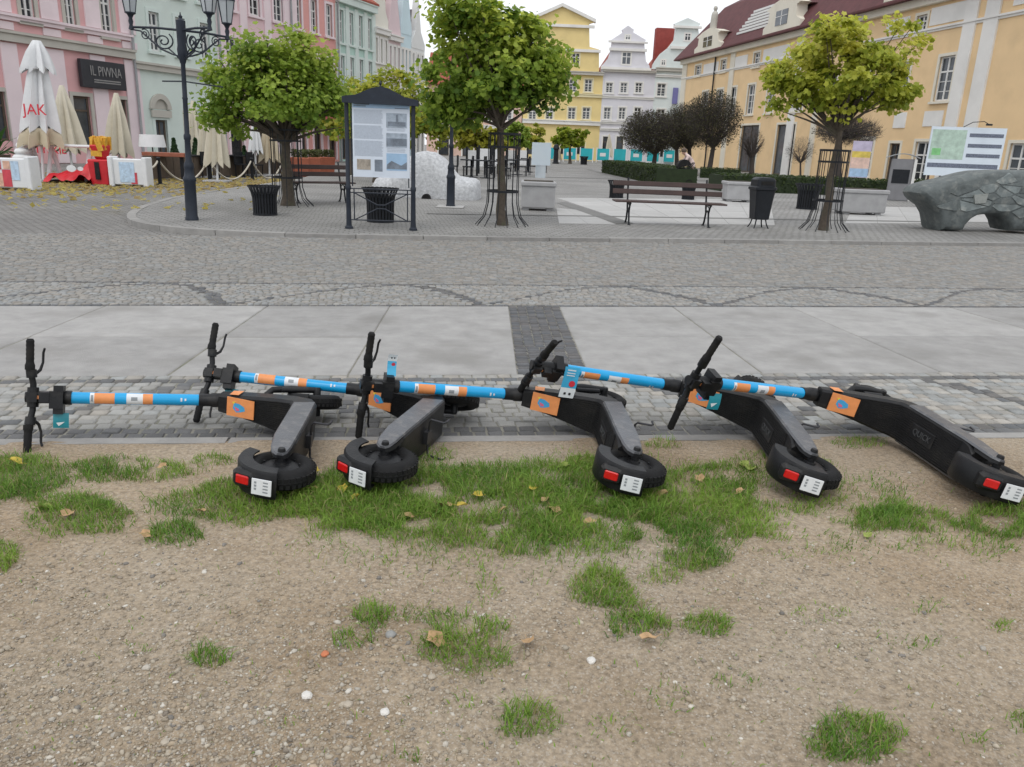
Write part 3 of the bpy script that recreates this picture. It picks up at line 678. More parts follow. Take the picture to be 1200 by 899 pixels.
# ------------------------------------------------------------------ grass, gravel, leaves on the dirt
PATCH = [(10, 562, 58, 28, 1, 1), (150, 551, 62, 13, .9, 1), (95, 602, 52, 20, 1, 1), (205, 628, 34, 13, .9, 1), (250, 543, 24, 8, .6, .8), (300, 588, 85, 24, 1, 1), (430, 590, 95, 34, 1.1, 1.15), (540, 590, 115, 36, 1.1, 1.15),
 (610, 640, 34, 14, .9, 1), (670, 575, 70, 30, 1, 1.1), (725, 605, 85, 30, 1, 1.1), (800, 592, 95, 36, .8, 1), (655, 622, 45, 16, .8, 1), (815, 657, 36, 15, 1, 1), (865, 612, 60, 30, .45, .8), (1050, 610, 62, 15, .9, 1), (1180, 612, 50, 18, .9, 1),
 (1000, 592, 70, 22, .3, .8), (1130, 640, 70, 16, .25, .7), (935, 640, 60, 14, .25, .6), (705, 690, 34, 22, 1.2, 1), (755, 738, 33, 18, 1, 1), (735, 715, 25, 14, .6, .8), (830, 734, 28, 11, 1.2, .9), (550, 757, 66, 28, 1, 1.05), (437, 726, 20, 15, 1, 1), (415, 754, 26, 10, .6, .9), (485, 722, 40, 10, .4, .7),
 (243, 774, 20, 11, 1.2, 1), (620, 846, 35, 18, 1, 1), (1000, 870, 52, 26, 1.2, 1), (0, 657, 20, 16, 1, 1), (775, 677, 22, 8, .7, .8), (500, 536, 24, 9, .8, .9), (690, 545, 26, 10, .9, 1), (840, 560, 50, 18, .45, .9), (1005, 520, 30, 6, .5, .7), (775, 520, 20, 5, .7, .8), (910, 545, 60, 16, .25, .8),
 (600, 590, 320, 50, .22, .8), (960, 720, 40, 10, .2, .5), (1075, 755, 30, 9, .25, .5), (1175, 738, 14, 6, .8, .6), (1140, 870, 14, 7, .6, .6), (720, 850, 30, 14, .2, .5), (545, 825, 20, 8, .4, .5), (860, 800, 30, 12, .2, .5), (1085, 715, 20, 8, .3, .5), (780, 820, 30, 16, .15, .5), (570, 690, 14, 20, .3, .6), (480, 890, 18, 8, .6, .7), (1195, 850, 14, 12, .6, .7), (330, 850, 20, 7, .3, .5), (170, 760, 16, 6, .3, .5), (940, 590, 120, 45, .12, .7)]
bl = []
for cx, cy, rx, ry, den, hh in PATCH:
    c = G(cx, cy); ex = (G(cx+rx, cy)-c); ey = (G(cx, cy-ry)-c); area = math.pi*ex.length*ey.length
    n = int(area*24000*den)
    for _ in range(n):
        a = random.uniform(0, 2*math.pi); r_ = math.sqrt(random.random())*1.0+abs(random.gauss(0, .13))
        r_ *= 1+.45*noise.noise((math.cos(a)*1.6+cx, math.sin(a)*1.6+cy, .3))
        p = c+ex*(r_*math.cos(a))+ey*(r_*math.sin(a))
        if fbm(p.x, p.y, 6, 3, 4.) < (-.26 if ry > 24 and rx > 60 else -.45)+.12*random.gauss(0, 1): continue
        if p.y > edge_y(p.x)-.02: continue
        bl.append((p.x, p.y, (random.uniform(.45, 1.15) if random.random() < .8 else random.uniform(.2, .5))*hh*(1.1-.5*min(1, r_)), fbm(p.x, p.y, 3.2, 2, 9.)))
for _ in range(900):                                      # stray sprouts
    p = G(random.uniform(-60, 1260), random.uniform(560, 930)); bl.append((p.x, p.y, random.uniform(.12, .35), .1))
bl = np.array(bl); n = len(bl)
hz_ = bl[:, 2]*.066*rng.uniform(.75, 1.25, len(bl)); ang = rng.uniform(0, 2*np.pi, n); lean = rng.uniform(.2, 1.35, n)*hz_; wd = rng.uniform(.0009, .0021, n); fa_ = rng.uniform(0, 2*np.pi, n)
base = np.stack([bl[:, 0], bl[:, 1], np.array([dz(x, y) for x, y in bl[:, :2]])-.003], 1)
dirv = np.stack([np.cos(ang), np.sin(ang), 0*ang], 1); wv_ = np.stack([np.cos(fa_), np.sin(fa_), 0*ang], 1)*wd[:, None]; up_ = np.array([0, 0, 1.])
mid = base+dirv*(lean*.35)[:, None]+up_*(hz_*.6)[:, None]; tip = base+dirv*lean[:, None]+up_*(hz_*(1-.25*lean/np.maximum(hz_, 1e-4)))[:, None]
V = np.stack([base-wv_, base+wv_, mid+wv_*.8, mid-wv_*.8, tip], 1)
k = np.clip(.5+.5*bl[:, 3]+rng.normal(0, .18, n), 0, 1)[:, None]
C = np.array([.085, .20, .024])*(1-k)+np.array([.26, .39, .06])*k; dry = rng.random(n) < .13; C[dry] = np.array([.33, .28, .13])*rng.uniform(.7, 1.2, (dry.sum(), 1))
prop(link('grass', np_mesh('grass', V, [(0, 1, 2), (0, 2, 3), (3, 2, 4)], 'blade', C)), 'short green grass growing in tufts on the bare dirt', 'grass', kind='stuff')

# gravel
phi_ = (1+5**.5)/2
ico = np.array([(-1, phi_, 0), (1, phi_, 0), (-1, -phi_, 0), (1, -phi_, 0), (0, -1, phi_), (0, 1, phi_), (0, -1, -phi_), (0, 1, -phi_), (phi_, 0, -1), (phi_, 0, 1), (-phi_, 0, -1), (-phi_, 0, 1)])/1.9
icf = [(0, 11, 5), (0, 5, 1), (0, 1, 7), (0, 7, 10), (0, 10, 11), (1, 5, 9), (5, 11, 4), (11, 10, 2), (10, 7, 6), (7, 1, 8), (3, 9, 4), (3, 4, 2), (3, 2, 6), (3, 6, 8), (3, 8, 9), (4, 9, 5), (2, 4, 11), (6, 2, 10), (8, 6, 7), (9, 8, 1)]
pts = []
while len(pts) < 24000:
    p = G(random.uniform(-80, 1280), 545+400*random.random()**.8)
    if p.y > edge_y(p.x)-.05: continue
    w = .30+.9*fbm(p.x, p.y, 1.3, 3, 5.5)+.55*max(0, min(1, (.3-p.x)*1.2))*max(0, min(1, (2.4-p.y)*1.5))-(.3 if p.y > 2.5 else 0)
    if random.random() < max(.06, w): pts.append((p.x, p.y))
pts = np.array(pts); n = len(pts)
sz = np.clip(rng.lognormal(-6.05, .50, n), .0011, .0085)
V = ico[None]*(1+rng.normal(0, .16, (n, 12, 1)))*np.stack([sz*rng.uniform(.9, 1.7, n), sz*rng.uniform(.8, 1.2, n), sz*rng.uniform(.5, .9, n)], 1)[:, None, :]
an = rng.uniform(0, 6.28, n); ca, sa = np.cos(an)[:, None], np.sin(an)[:, None]
X = V[:, :, 0]*ca-V[:, :, 1]*sa; Yy = V[:, :, 0]*sa+V[:, :, 1]*ca
V = np.stack([X+pts[:, :1], Yy+pts[:, 1:], V[:, :, 2]+np.array([dz(x, y) for x, y in pts])[:, None]+(sz*.15)[:, None]], 2)
pal = np.array([(.40, .35, .275), (.31, .26, .195), (.46, .425, .365), (.26, .22, .175), (.37, .30, .215), (.56, .53, .47), (.2, .185, .165)])
C = pal[rng.choice(7, n, p=[.30, .27, .09, .12, .16, .015, .045])]*rng.uniform(.8, 1.15, (n, 1))
prop(link('gravel', np_mesh('gravel', V, icf, 'gravel', C)), 'loose pale gravel scattered over the bare dirt', 'gravel', kind='stuff')
mat('pebble_grey', (.27, .27, .26), .8, .2, 30, .3, 90); mat('pebble_white', (.62, .60, .56), .8, .15, 30, .3, 90); mat('pebble_red', (.5, .17, .08), .85, .2, 30, .3, 90); mat('pebble_tan', (.40, .35, .28), .85, .2, 30, .3, 90)
def stone(px, py, r_, m_, label):
    p = G(px, py); bm = bmesh.new(); bmesh.ops.create_icosphere(bm, subdivisions=2, radius=r_)
    for v in bm.verts: v.co *= 1+.22*noise.noise(v.co*(1.1/r_)+Vector((px, py, 0))); v.co.z *= .62
    me_ = bpy.data.meshes.new('stone'); bm.to_mesh(me_); bm.free(); me_.materials.append(MATS[m_])
    if m_ == 'pebble_grey': me_.polygons.foreach_set('use_smooth', [True]*len(me_.polygons))
    o = link('stone', me_); o.location = (p.x, p.y, dz(p.x, p.y)+r_*.3); prop(o, label, 'stone', 'loose stones on the dirt')
stone(458, 747, .0165, 'pebble_grey', 'round smooth grey pebble beside a grass tuft'); stone(381, 771, .012, 'pebble_red', 'small orange red brick crumb on the dirt')
for x, y in ((693, 778), (360, 819), (451, 839)): stone(x, y, random.uniform(.012, .015), 'pebble_white', 'white angular stone lying on bare dirt')
for x, y in ((194, 875), (235, 858), (408, 830), (366, 735), (506, 797)): stone(x, y, random.uniform(.009, .013), 'pebble_tan', 'tan stone half sunk in the gravel')

# leaf template (lobed)
def leaf2d(n=11):
    out = []
    for k in range(n):
        a = 2*math.pi*k/n-math.pi/2; r_ = (.5 if k % 2 == 0 else .37); out.append((r_*math.cos(a), r_*math.sin(a)+.05))
    return out
LEAF2 = leaf2d(10)
mat('leaf_yellow', (.56, .42, .06), .6, .2, 40, trans=.2); mat('leaf_tan', (.42, .27, .14), .75, .25, 40); mat('leaf_green', (.3, .36, .08), .6, .2, 40, trans=.2)
def leaf_mesh(m_, s):
    b = MB(); P = [(x*s, y*s*1.25, .25*s*abs(x)/.5+.12*s*math.sin(6*y)) for x, y in LEAF2]; b.add(P+[(0, 0, 0)], [(i, (i+1) % 10, 10) for i in range(10)]); b.tube([(0, -.5*s, 0), (0, -.85*s, .06*s)], .02*s, 4)
    return b.mesh('fallen_leaf', m_)
LFM = {m_: [leaf_mesh(m_, s) for s in (.036, .046, .055)] for m_ in ('leaf_yellow', 'leaf_tan', 'leaf_green')}
def fallen(px, py, m_, label, group='fallen leaves on the lawn edge', z=None, sc=1., h=.012):
    p = G(px, py); o = link('fallen_leaf', random.choice(LFM[m_])); o.location = (p.x, p.y, (dz(p.x, p.y)+h) if z is None else z); o.scale = (sc, sc, sc)
    o.rotation_euler = (random.uniform(-.35, .35), random.uniform(-.35, .35), random.uniform(0, 6.28)); prop(o, label, 'leaf', group)
for x, y in ((300, 579), (415, 595), (402, 585), (540, 601), (370, 563), (625, 582), (20, 548), (560, 590)): fallen(x, y, 'leaf_yellow', 'bright yellow leaf fallen among the grass blades', h=.03)
for x, y in ((80, 608), (235, 606), (318, 585), (480, 612), (588, 606), (520, 600), (692, 618), (640, 592), (648, 604), (866, 580), (775, 585), (715, 560), (365, 582), (172, 635), (512, 760), (618, 761), (760, 757), (820, 565), (960, 552), (190, 552)): fallen(x, y, 'leaf_tan', 'dry tan leaf curled on the grass and dirt', h=.02)
for x, y in ((658, 551), (1017, 632), (872, 548), (880, 552), (494, 478), (50, 599)): fallen(x, y, 'leaf_green', 'pale green yellow leaf lying flat near the scooters', h=.012, z=.012 if y < 500 else None)
# ------------------------------------------------------------------ trees, hedges
def leaf_cloud(name, P, Nrm, size, C, parent, m_='leaf', lobed=True):
    n = len(P); Nrm = Nrm/np.linalg.norm(Nrm, axis=1, keepdims=True); a = rng.normal(size=(n, 3)); X = np.cross(Nrm, a); X /= np.linalg.norm(X, axis=1, keepdims=True); Yv = np.cross(Nrm, X)
    if lobed:
        t = np.array([(x, y, .22*abs(x)) for x, y in LEAF2]+[(0, 0, 0)]); f = [(i, (i+1) % 10, 10) for i in range(10)]
    else:
        t = np.array([(-.5, 0, .1), (0, -.42, 0), (.5, 0, .1), (0, .42, 0)]); f = [(0, 1, 2), (0, 2, 3)]
    s = size*rng.uniform(.65, 1.25, n)
    V = P[:, None, :]+s[:, None, None]*(t[None, :, :1]*X[:, None, :]+t[None, :, 1:2]*Yv[:, None, :]+t[None, :, 2:]*Nrm[:, None, :])
    return link(name, np_mesh(name, V, f, m_, C), parent)
def tree(name, label, base, fork, lobes, nclump, nper, size, cols, trunk_r=.09, group=None, lobed=True, seed=0, topcol=None, cat='tree', crf=.2):
    """base, fork: world points; lobes: (centre, half axes) of the crown's masses"""
    r = np.random.default_rng(seed); rd = random.Random(seed)
    o = empty(name, base, 0, label, cat, group); b = Vector(base); fk_ = Vector(fork)-b
    m_ = MB(); k = 7; P = [Vector((0, 0, -.03)).lerp(fk_, i/(k-1))+Vector((rd.uniform(-.02, .02), rd.uniform(-.02, .02), 0)) for i in range(k)]
    m_.tube(P, [trunk_r*(1.25 if i == 0 else 1-.4*i/(k-1)) for i in range(k)], 10)
    lc = np.array([tuple(Vector(c_)-b) for c_, _ in lobes]); lr = np.array([r_ for _, r_ in lobes]); wt = lr.prod(1)**.75; li = r.choice(len(lobes), nclump, p=wt/wt.sum()); c = lc.mean(0)
    nt = max(6, nclump//14); tu = r.normal(size=(nt, 3)); tu /= np.linalg.norm(tu, axis=1, keepdims=True); tu[:, 2] = tu[:, 2]*.9+.1; tl = r.choice(len(lobes), nt)
    tc_ = lc[tl]+tu*lr[tl]*r.uniform(.9, 1.15, (nt, 1))                       # tufts that break the outline
    u = r.normal(size=(nclump, 3)); u /= np.linalg.norm(u, axis=1, keepdims=True)
    q = lc[li]+u*(r.random((nclump, 1))**.5)*lr[li]*.9; ti = r.random(nclump) < .22; q[ti] = tc_[r.choice(nt, ti.sum())]+r.normal(size=(ti.sum(), 3))*float(lr.max())*.09
    keep = np.array([ti[i] or noise.noise(Vector(q[i])*(2.6/float(lr.max()))+Vector((seed*3.1, 0, 0))) > -.16 for i in range(nclump)]); q = q[keep]; nclump = len(q)
    for i in range(min(nclump, 34)):
        e = Vector(q[i]); a = fk_*(rd.uniform(.88, 1.0)); md = a.lerp(e, .5)+Vector((rd.uniform(-.1, .1), rd.uniform(-.1, .1), rd.uniform(0, .12)))*float(lr[0][0])
        m_.tube([a, md, e], [trunk_r*.36, trunk_r*.2, trunk_r*.06], 6)
    m_.build('trunk', 'bark', o, 50)
    big = float(lr.max()); cs = big*crf*r.uniform(.45, 1.25, (nclump, 1, 1)); tot = nclump*nper
    off = np.clip(r.normal(size=(nclump, nper, 3)), -1.7, 1.7)*np.array([1, 1, .6])*cs; Pp = (q[:, None, :]+off).reshape(-1, 3)
    out = Pp-c; out /= np.linalg.norm(out, axis=1, keepdims=True)+1e-6
    Nn = out*.5+np.array([0, 0, .7])+r.normal(size=(tot, 3))*.6
    ck = np.clip(r.random((nclump, 1))*1.1-.05+r.normal(0, .16, (nclump, nper)), 0, 1).reshape(-1, 1)
    C = np.array(cols[0])*(1-ck)+np.array(cols[1])*ck
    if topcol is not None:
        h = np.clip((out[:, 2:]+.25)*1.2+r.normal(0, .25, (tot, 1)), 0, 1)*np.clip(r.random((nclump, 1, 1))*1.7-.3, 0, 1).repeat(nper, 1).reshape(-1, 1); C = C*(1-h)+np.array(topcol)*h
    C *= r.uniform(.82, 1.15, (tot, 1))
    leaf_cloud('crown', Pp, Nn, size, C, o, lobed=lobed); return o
def place(px, py, z=ZP): p = G(px, py, z); return p
MID = ((.145, .25, .035), (.34, .46, .07)); DARKG = ((.11, .20, .028), (.31, .42, .06)); YEL = ((.30, .36, .04), (.52, .51, .08))
def px_tree(name, label, bpx, fpx, box, nclump, nper, size, cols, trunk_r, seed, topcol=None, group=None, lobed=True, depth=.95, zb=ZP, crf=.2):
    b = place(*bpx, zb); f = at(*fpx, b.y); lobes = []
    if isinstance(box, tuple):
        x0, x1, y0, y1 = box; cx, cy, rx, ry = (x0+x1)/2, (y0+y1)/2, (x1-x0)/2, (y1-y0)/2
        box = [(cx-.25*rx, cy-.2*ry, .62*rx, .72*ry), (cx+.42*rx, cy+.1*ry, .52*rx, .66*ry), (cx-.5*rx, cy+.32*ry, .48*rx, .5*ry), (cx+.1*rx, cy+.45*ry, .6*rx, .4*ry)]; depth = .85
    for k, (cx, cy, rx, ry) in enumerate(box):
        c = at(cx, cy, b.y); w = (at(cx+rx, cy, b.y)-c).length; h = (at(cx, cy-ry, b.y)-c).length; lobes.append((c+Vector((0, (.25*w if k % 2 else -.25*w), 0)), (w, w*depth, h)))
    return tree(name, label, b, f, lobes, nclump, nper, size, cols, trunk_r, group, lobed, seed, topcol, crf=crf)
SQT = 'young trees standing in the square'
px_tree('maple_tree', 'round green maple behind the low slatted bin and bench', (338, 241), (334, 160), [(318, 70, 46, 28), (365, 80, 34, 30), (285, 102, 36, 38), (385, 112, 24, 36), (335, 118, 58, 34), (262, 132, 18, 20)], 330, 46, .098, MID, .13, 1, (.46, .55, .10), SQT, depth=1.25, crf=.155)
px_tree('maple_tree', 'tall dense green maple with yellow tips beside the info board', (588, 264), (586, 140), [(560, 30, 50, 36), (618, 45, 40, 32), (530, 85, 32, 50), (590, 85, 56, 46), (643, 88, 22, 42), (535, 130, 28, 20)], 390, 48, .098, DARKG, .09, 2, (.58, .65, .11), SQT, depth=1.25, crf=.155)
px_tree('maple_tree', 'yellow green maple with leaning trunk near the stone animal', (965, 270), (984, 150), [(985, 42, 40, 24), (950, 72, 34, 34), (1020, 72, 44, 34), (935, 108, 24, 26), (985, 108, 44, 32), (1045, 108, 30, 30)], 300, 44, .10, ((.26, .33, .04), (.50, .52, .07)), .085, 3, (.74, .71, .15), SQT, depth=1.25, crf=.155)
# farther trees, each its own
FT = 'trees further back in the square'
px_tree('maple_tree', 'yellow green tree behind the pediment of the info board', (440, 214), (440, 150), (392, 512, 76, 176), 150, 44, .15, YEL, .1, 11, None, FT)
px_tree('maple_tree', 'olive tree between info board and tall dense maple', (478, 205), (478, 150), (458, 548, 88, 180), 110, 40, .17, ((.2, .26, .03), (.40, .42, .055)), .1, 12, None, FT)
px_tree('maple_tree', 'pale yellow tree seen past the trunk of the tall maple', (560, 200), (560, 172), (528, 596, 136, 182), 90, 34, .24, ((.28, .30, .035), (.46, .44, .06)), .1, 13, None, FT)
px_tree('maple_tree', 'green tree behind the glass stele', (604, 197), (606, 170), (582, 624, 138, 180), 70, 32, .26, MID, .1, 14, None, FT, lobed=False)
px_tree('maple_tree', 'olive yellow tree beside the glass stele', (630, 195), (630, 165), (606, 646, 140, 176), 70, 30, .28, YEL, .1, 15, None, FT, lobed=False)
px_tree('maple_tree', 'small round yellow green tree before the yellow house', (668, 192), (668, 170), (648, 690, 146, 174), 70, 30, .38, ((.15, .23, .02), (.34, .40, .04)), .16, 16, None, FT, lobed=False)
px_tree('maple_tree', 'yellow tinged tree touching the salmon facade', (410, 205), (410, 150), (380, 436, 102, 168), 70, 34, .26, ((.2, .25, .03), (.42, .40, .06)), .1, 17, None, FT, lobed=False)
# dark clipped trees, mostly twigs
def dark_tree(label, bpx, fpx, box, seed, dens=1., zb=ZP, group='dark clipped trees by the hedge', leafc=((.045, .046, .026), (.115, .11, .055)), tr=.16, nl=2400):
    r = np.random.default_rng(seed); rd = random.Random(seed); b = place(*bpx, zb); f = at(*fpx, b.y)-b; x0, x1, y0, y1 = box
    c = at((x0+x1)/2, (y0+y1)/2, b.y)-b; w = (at(x1, y0, b.y)-at(x0, y0, b.y)).length/2; h = (at(x0, y0, b.y)-at(x0, y1, b.y)).length/2
    o = empty('clipped_tree', b, 0, label, 'tree', group); m_ = MB(); m_.tube([(0, 0, -.03), f*.5, f], [tr*1.2, tr, tr*.8], 8)
    for i in range(26):
        u = Vector(r.normal(size=3)).normalized(); u.z = u.z*.8+.15; e = c+Vector((u.x*w, u.y*w, u.z*h))*.85; m_.tube([f*.95, f.lerp(e, .45)+Vector((rd.uniform(-.1, .1)*w, 0, .05*h)), e], [tr*.5, tr*.28, tr*.05], 5)
    m_.build('trunk', 'twig', o, 50)
    n = int(8500*dens); u = r.normal(size=(n, 3)); u /= np.linalg.norm(u, axis=1, keepdims=True); P0 = np.array(c)+u*np.array([w, w, h])*(r.random((n, 1))**.45)*.85
    d = u*.6+r.normal(size=(n, 3))*.5+np.array([0, 0, .5]); d /= np.linalg.norm(d, axis=1, keepdims=True); ln = r.uniform(.1, .26, (n, 1))*w
    s = np.cross(d, r.normal(size=(n, 3))); s /= np.linalg.norm(s, axis=1, keepdims=True); s *= .0045*w
    V = np.stack([P0-s, P0+s, P0+d*ln], 1); tw = link('twigs', np_mesh('twigs', V, [(0, 1, 2)], 'twig'), o)
    n2 = int(nl*dens*2.2); u = r.normal(size=(n2, 3)); u /= np.linalg.norm(u, axis=1, keepdims=True); P1 = np.array(c)+u*np.array([w, w, h])*(r.random((n2, 1))**.4)*.98
    k = r.random((n2, 1)); C = np.array(leafc[0])*(1-k)+np.array(leafc[1])*k
    leaf_cloud('crown', P1, u*.6+r.normal(size=(n2, 3))*.6, .048*w, C, o, lobed=False)
dark_tree('dark clipped round tree with a stout trunk beside the hedge end', (830, 206), (836, 172), (797, 872, 105, 178), 21)
dark_tree('dark clipped tree between two others, thin trunk behind the stooping person', (808, 203), (808, 175), (772, 832, 118, 180), 22)
dark_tree('broad dark clipped tree before the lavender house', (765, 202), (768, 180), (724, 800, 128, 184), 23)
dark_tree('slim dark trunk of a clipped tree behind the teal screens', (793, 201), (793, 175), (765, 812, 128, 178), 24, .6)
dark_tree('bare grey tree at the town hall door', (881, 207), (881, 185), (862, 898, 148, 190), 25, .35, nl=300)
dark_tree('leafless bush like tree behind the leaning maple', (982, 222), (984, 160), (950, 1036, 138, 172), 26, .6, nl=200, tr=.14)
dark_tree('thin bare sapling before the town hall wall', (938, 212), (938, 190), (918, 958, 158, 196), 27, .22, nl=120, tr=.06)
def hedge(label, pxs, h, w):
    P = [place(*p) for p in pxs]; o = empty('hedge', P[0], 0, label, 'hedge', 'low hedges before the town hall'); A = P[0]; m_ = MB(); LP, LN_ = [], []
    for a, b in zip(P[:-1], P[1:]):
        d = (b-a); ln = d.length; d.normalize(); nrm = Vector((-d.y, d.x, 0)); q = [a-A-nrm*w/2, b-A-nrm*w/2, b-A+nrm*w/2, a-A+nrm*w/2]; m_.flat([(p.x, p.y) for p in q], 0, h*.95)
        n = int(ln*w*110+ln*h*300)
        for _ in range(n):
            s = random.random()*ln; f = random.random()
            if f < .45: LP.append((a-A)+d*s+nrm*random.uniform(-w/2, w/2)+Vector((0, 0, h+random.uniform(-.06, .05)))); LN_.append((random.gauss(0, .4), random.gauss(0, .4), 1))
            else:
                sg = -1 if random.random() < .7 else 1; LP.append((a-A)+d*s+nrm*(sg*(w/2+random.uniform(-.05, .04)))+Vector((0, 0, random.uniform(.02, h)))); LN_.append(tuple(nrm*sg*.8+Vector((random.gauss(0, .4), random.gauss(0, .4), random.gauss(.3, .4)))))
    m_.build('core', 'hedge_core', o); n = len(LP); k = rng.random((n, 1)); C = np.array([.024, .046, .013])*(1-k)+np.array([.065, .095, .026])*k
    leaf_cloud('foliage', np.array([tuple(p) for p in LP]), np.array(LN_, float), .11, C, o, lobed=False)
hedge('low clipped hedge island before the teal screens', [(722, 203), (792, 217)], .72, 1.8)
hedge('low hedge behind the stooping person', [(820, 208), (866, 210)], .55, 1.2)
hedge('long low hedge running under the town hall wall', [(838, 223), (932, 226), (1036, 231)], .62, 1.6)
hedge('hedge piece between parking machine and stone animal', [(1068, 233), (1104, 237)], .7, 1.6)

# ------------------------------------------------------------------ street furniture
class Card:                                   # upright plane through a base pixel, to read sizes in metres from the photo
    def __init__(s, px, py, z=ZP): s.b = place(px, py, z); s.Y = s.b.y
    def x(s, px, py): return at(px, py, s.Y).x-s.b.x
    def z(s, px, py): return at(px, py, s.Y).z-s.b.z
    def p(s, px, py): q = at(px, py, s.Y); return (q.x-s.b.x, q.z-s.b.z)
# street lamp with three arms
def lamp(label, b, H, arms=(176, -38, 52)):
    o = empty('street_lamp', b, 0, label, 'street lamp', 'cast iron lamps of the square')
    s = H/3.87; m_ = MB()
    m_.lathe([(.0, 0), (.13, 0), (.13, .05), (.115, .08), (.11, .75), (.125, .78), (.125, .83), (.10, .87), (.085, 1.0), (.095, 1.03), (.09, 1.1), (.06, 1.16), (.055, 1.55), (.068, 1.58), (.068, 1.64), (.048, 1.68), (.045, 2.3), (.055, 2.33), (.045, 2.36), (.042, 2.95), (.055, 2.98), (.085, 3.1), (.095, 3.2), (.075, 3.32), (.085, 3.45), (.085, 3.72), (.05, 3.74), (.03, 3.77), (.04, 3.79), (.015, 3.82), (.01, 3.86), (0, 3.87)], 14)
    m_.v = [(x*s, y*s, z*s) for x, y, z in m_.v]; m_.build('post', 'iron_blue', o, 40)
    bm_ = MB(); bm_.tube([(-.42*s, 0, 2.62*s), (0, 0, 2.64*s), (.75*s, 0, 2.58*s)], .012, 6); bm_.build('hanger_bar', 'iron_blue', o)
    for k, a in enumerate([R(q_) for q_ in arms]):
        A = MB(); ln = .98*s
        A.tube([(0, 0, 3.55*s), (ln*.5, 0, 3.57*s), (ln, 0, 3.56*s)], .022*s, 8)
        sp = []
        for t in np.linspace(0, 3.6*math.pi, 34): rr = .20*s*(1-t/(4.4*math.pi)); sp.append((.36*s+rr*math.cos(t+2.2), 0, 3.34*s+rr*.8*math.sin(t+2.2)))
        A.tube(sp, .014*s, 6)
        sp = []
        for t in np.linspace(0, 3.2*math.pi, 26): rr = .10*s*(1-t/(4.2*math.pi)); sp.append((.72*s+rr*math.cos(t+1.), 0, 3.44*s+rr*math.sin(t+1.)))
        A.tube(sp, .011*s, 6)
        A.tube([(.04*s, 0, 3.08*s), (.20*s, 0, 3.12*s), (.42*s, 0, 3.20*s), (.62*s, 0, 3.36*s), (.80*s, 0, 3.5*s), (ln, 0, 3.52*s)], .017*s, 6)
        A.tube([(.03*s, 0, 3.0*s), (.12*s, 0, 3.1*s), (.27*s, 0, 3.22*s)], .013*s, 6)
        A.lathe([(.0, 3.50), (.05, 3.52), (.03, 3.6), (.045, 3.66), (.03, 3.72), (.06, 3.78), (.10, 3.80), (.10, 3.82), (0, 3.82)], 10, (0, 0, 0)); 
        nv = 9*10; A.v[-nv:] = [(x*s+ln, y*s, z*s) for x, y, z in A.v[-nv:]]
        arm = A.build('arm', 'iron_blue', o, 40, rotz(a))
        Lg = MB(); Lg.lathe([(.10*s, 3.82*s), (.17*s, 4.22*s)], 6, (ln, 0, 0)); lg = Lg.build('lantern_glass', mat('lantern_glass', (.42, .45, .47), .15, .1, 5), arm)
        Lf = MB()
        for q in range(6):
            w = 2*math.pi*q/6; Lf.tube([(ln+.102*s*math.cos(w), .102*s*math.sin(w), 3.82*s), (ln+.172*s*math.cos(w), .172*s*math.sin(w), 4.22*s)], .009*s, 5)
        Lf.lathe([(.19*s, 4.22*s), (.19*s, 4.25*s), (.13*s, 4.36*s), (.06*s, 4.42*s), (.02*s, 4.5*s), (0, 4.52*s)], 6, (ln, 0, 0)); Lf.build('lantern_cap', 'iron_blue', arm)
    return o
c = Card(225, 258, ZP); H1 = c.z(212, 14)
lamp('ornate dark iron lamp post with scrolled arms by the kerb', c.b, H1).rotation_euler[1] = R(1.3)
c2 = Card(528, 243, ZP); b2 = lamp('dark iron lamp post rising into the tall maple', c2.b, H1, (80, -20))
MB().cbox(-.3, .3, -.3, .3, 0, .03, .01).build('base_slab', 'slab_light', b2)

# tree guards
def guard(label, px, py, H, r_):
    b = place(px, py); o = empty('tree_guard', b, 0, label, 'tree guard', 'iron guards round the tree trunks'); n = 14
    bar = MB(); bar.tube([(r_*1.75, 0, 0), (r_*1.25, 0, H*.10), (r_*1.03, 0, H*.25), (r_, 0, H*.4), (r_, 0, H)], .008, 5); bm_ = bar.mesh('bar', 'iron_black')
    for k in range(n): link('bar', bm_, o, rotz(2*math.pi*k/n))
    ring = MB(); ring.lathe([(r_+.014, -.018), (r_+.014, .018), (r_-.004, .018), (r_-.004, -.018), (r_+.014, -.018)], 20); rm = ring.mesh('ring', 'iron_black')
    for z in (H, H*.86, H*.38): link('ring', rm, o, T(0, 0, z))
guard('flared iron guard round the tall dense maple', 588, 264, 1.55, .27)
guard('flared iron guard round the leaning yellow green maple', 965, 270, 1.5, .27)
guard('iron guard round the maple behind the slatted bin', 338, 241, 1.5, .30)

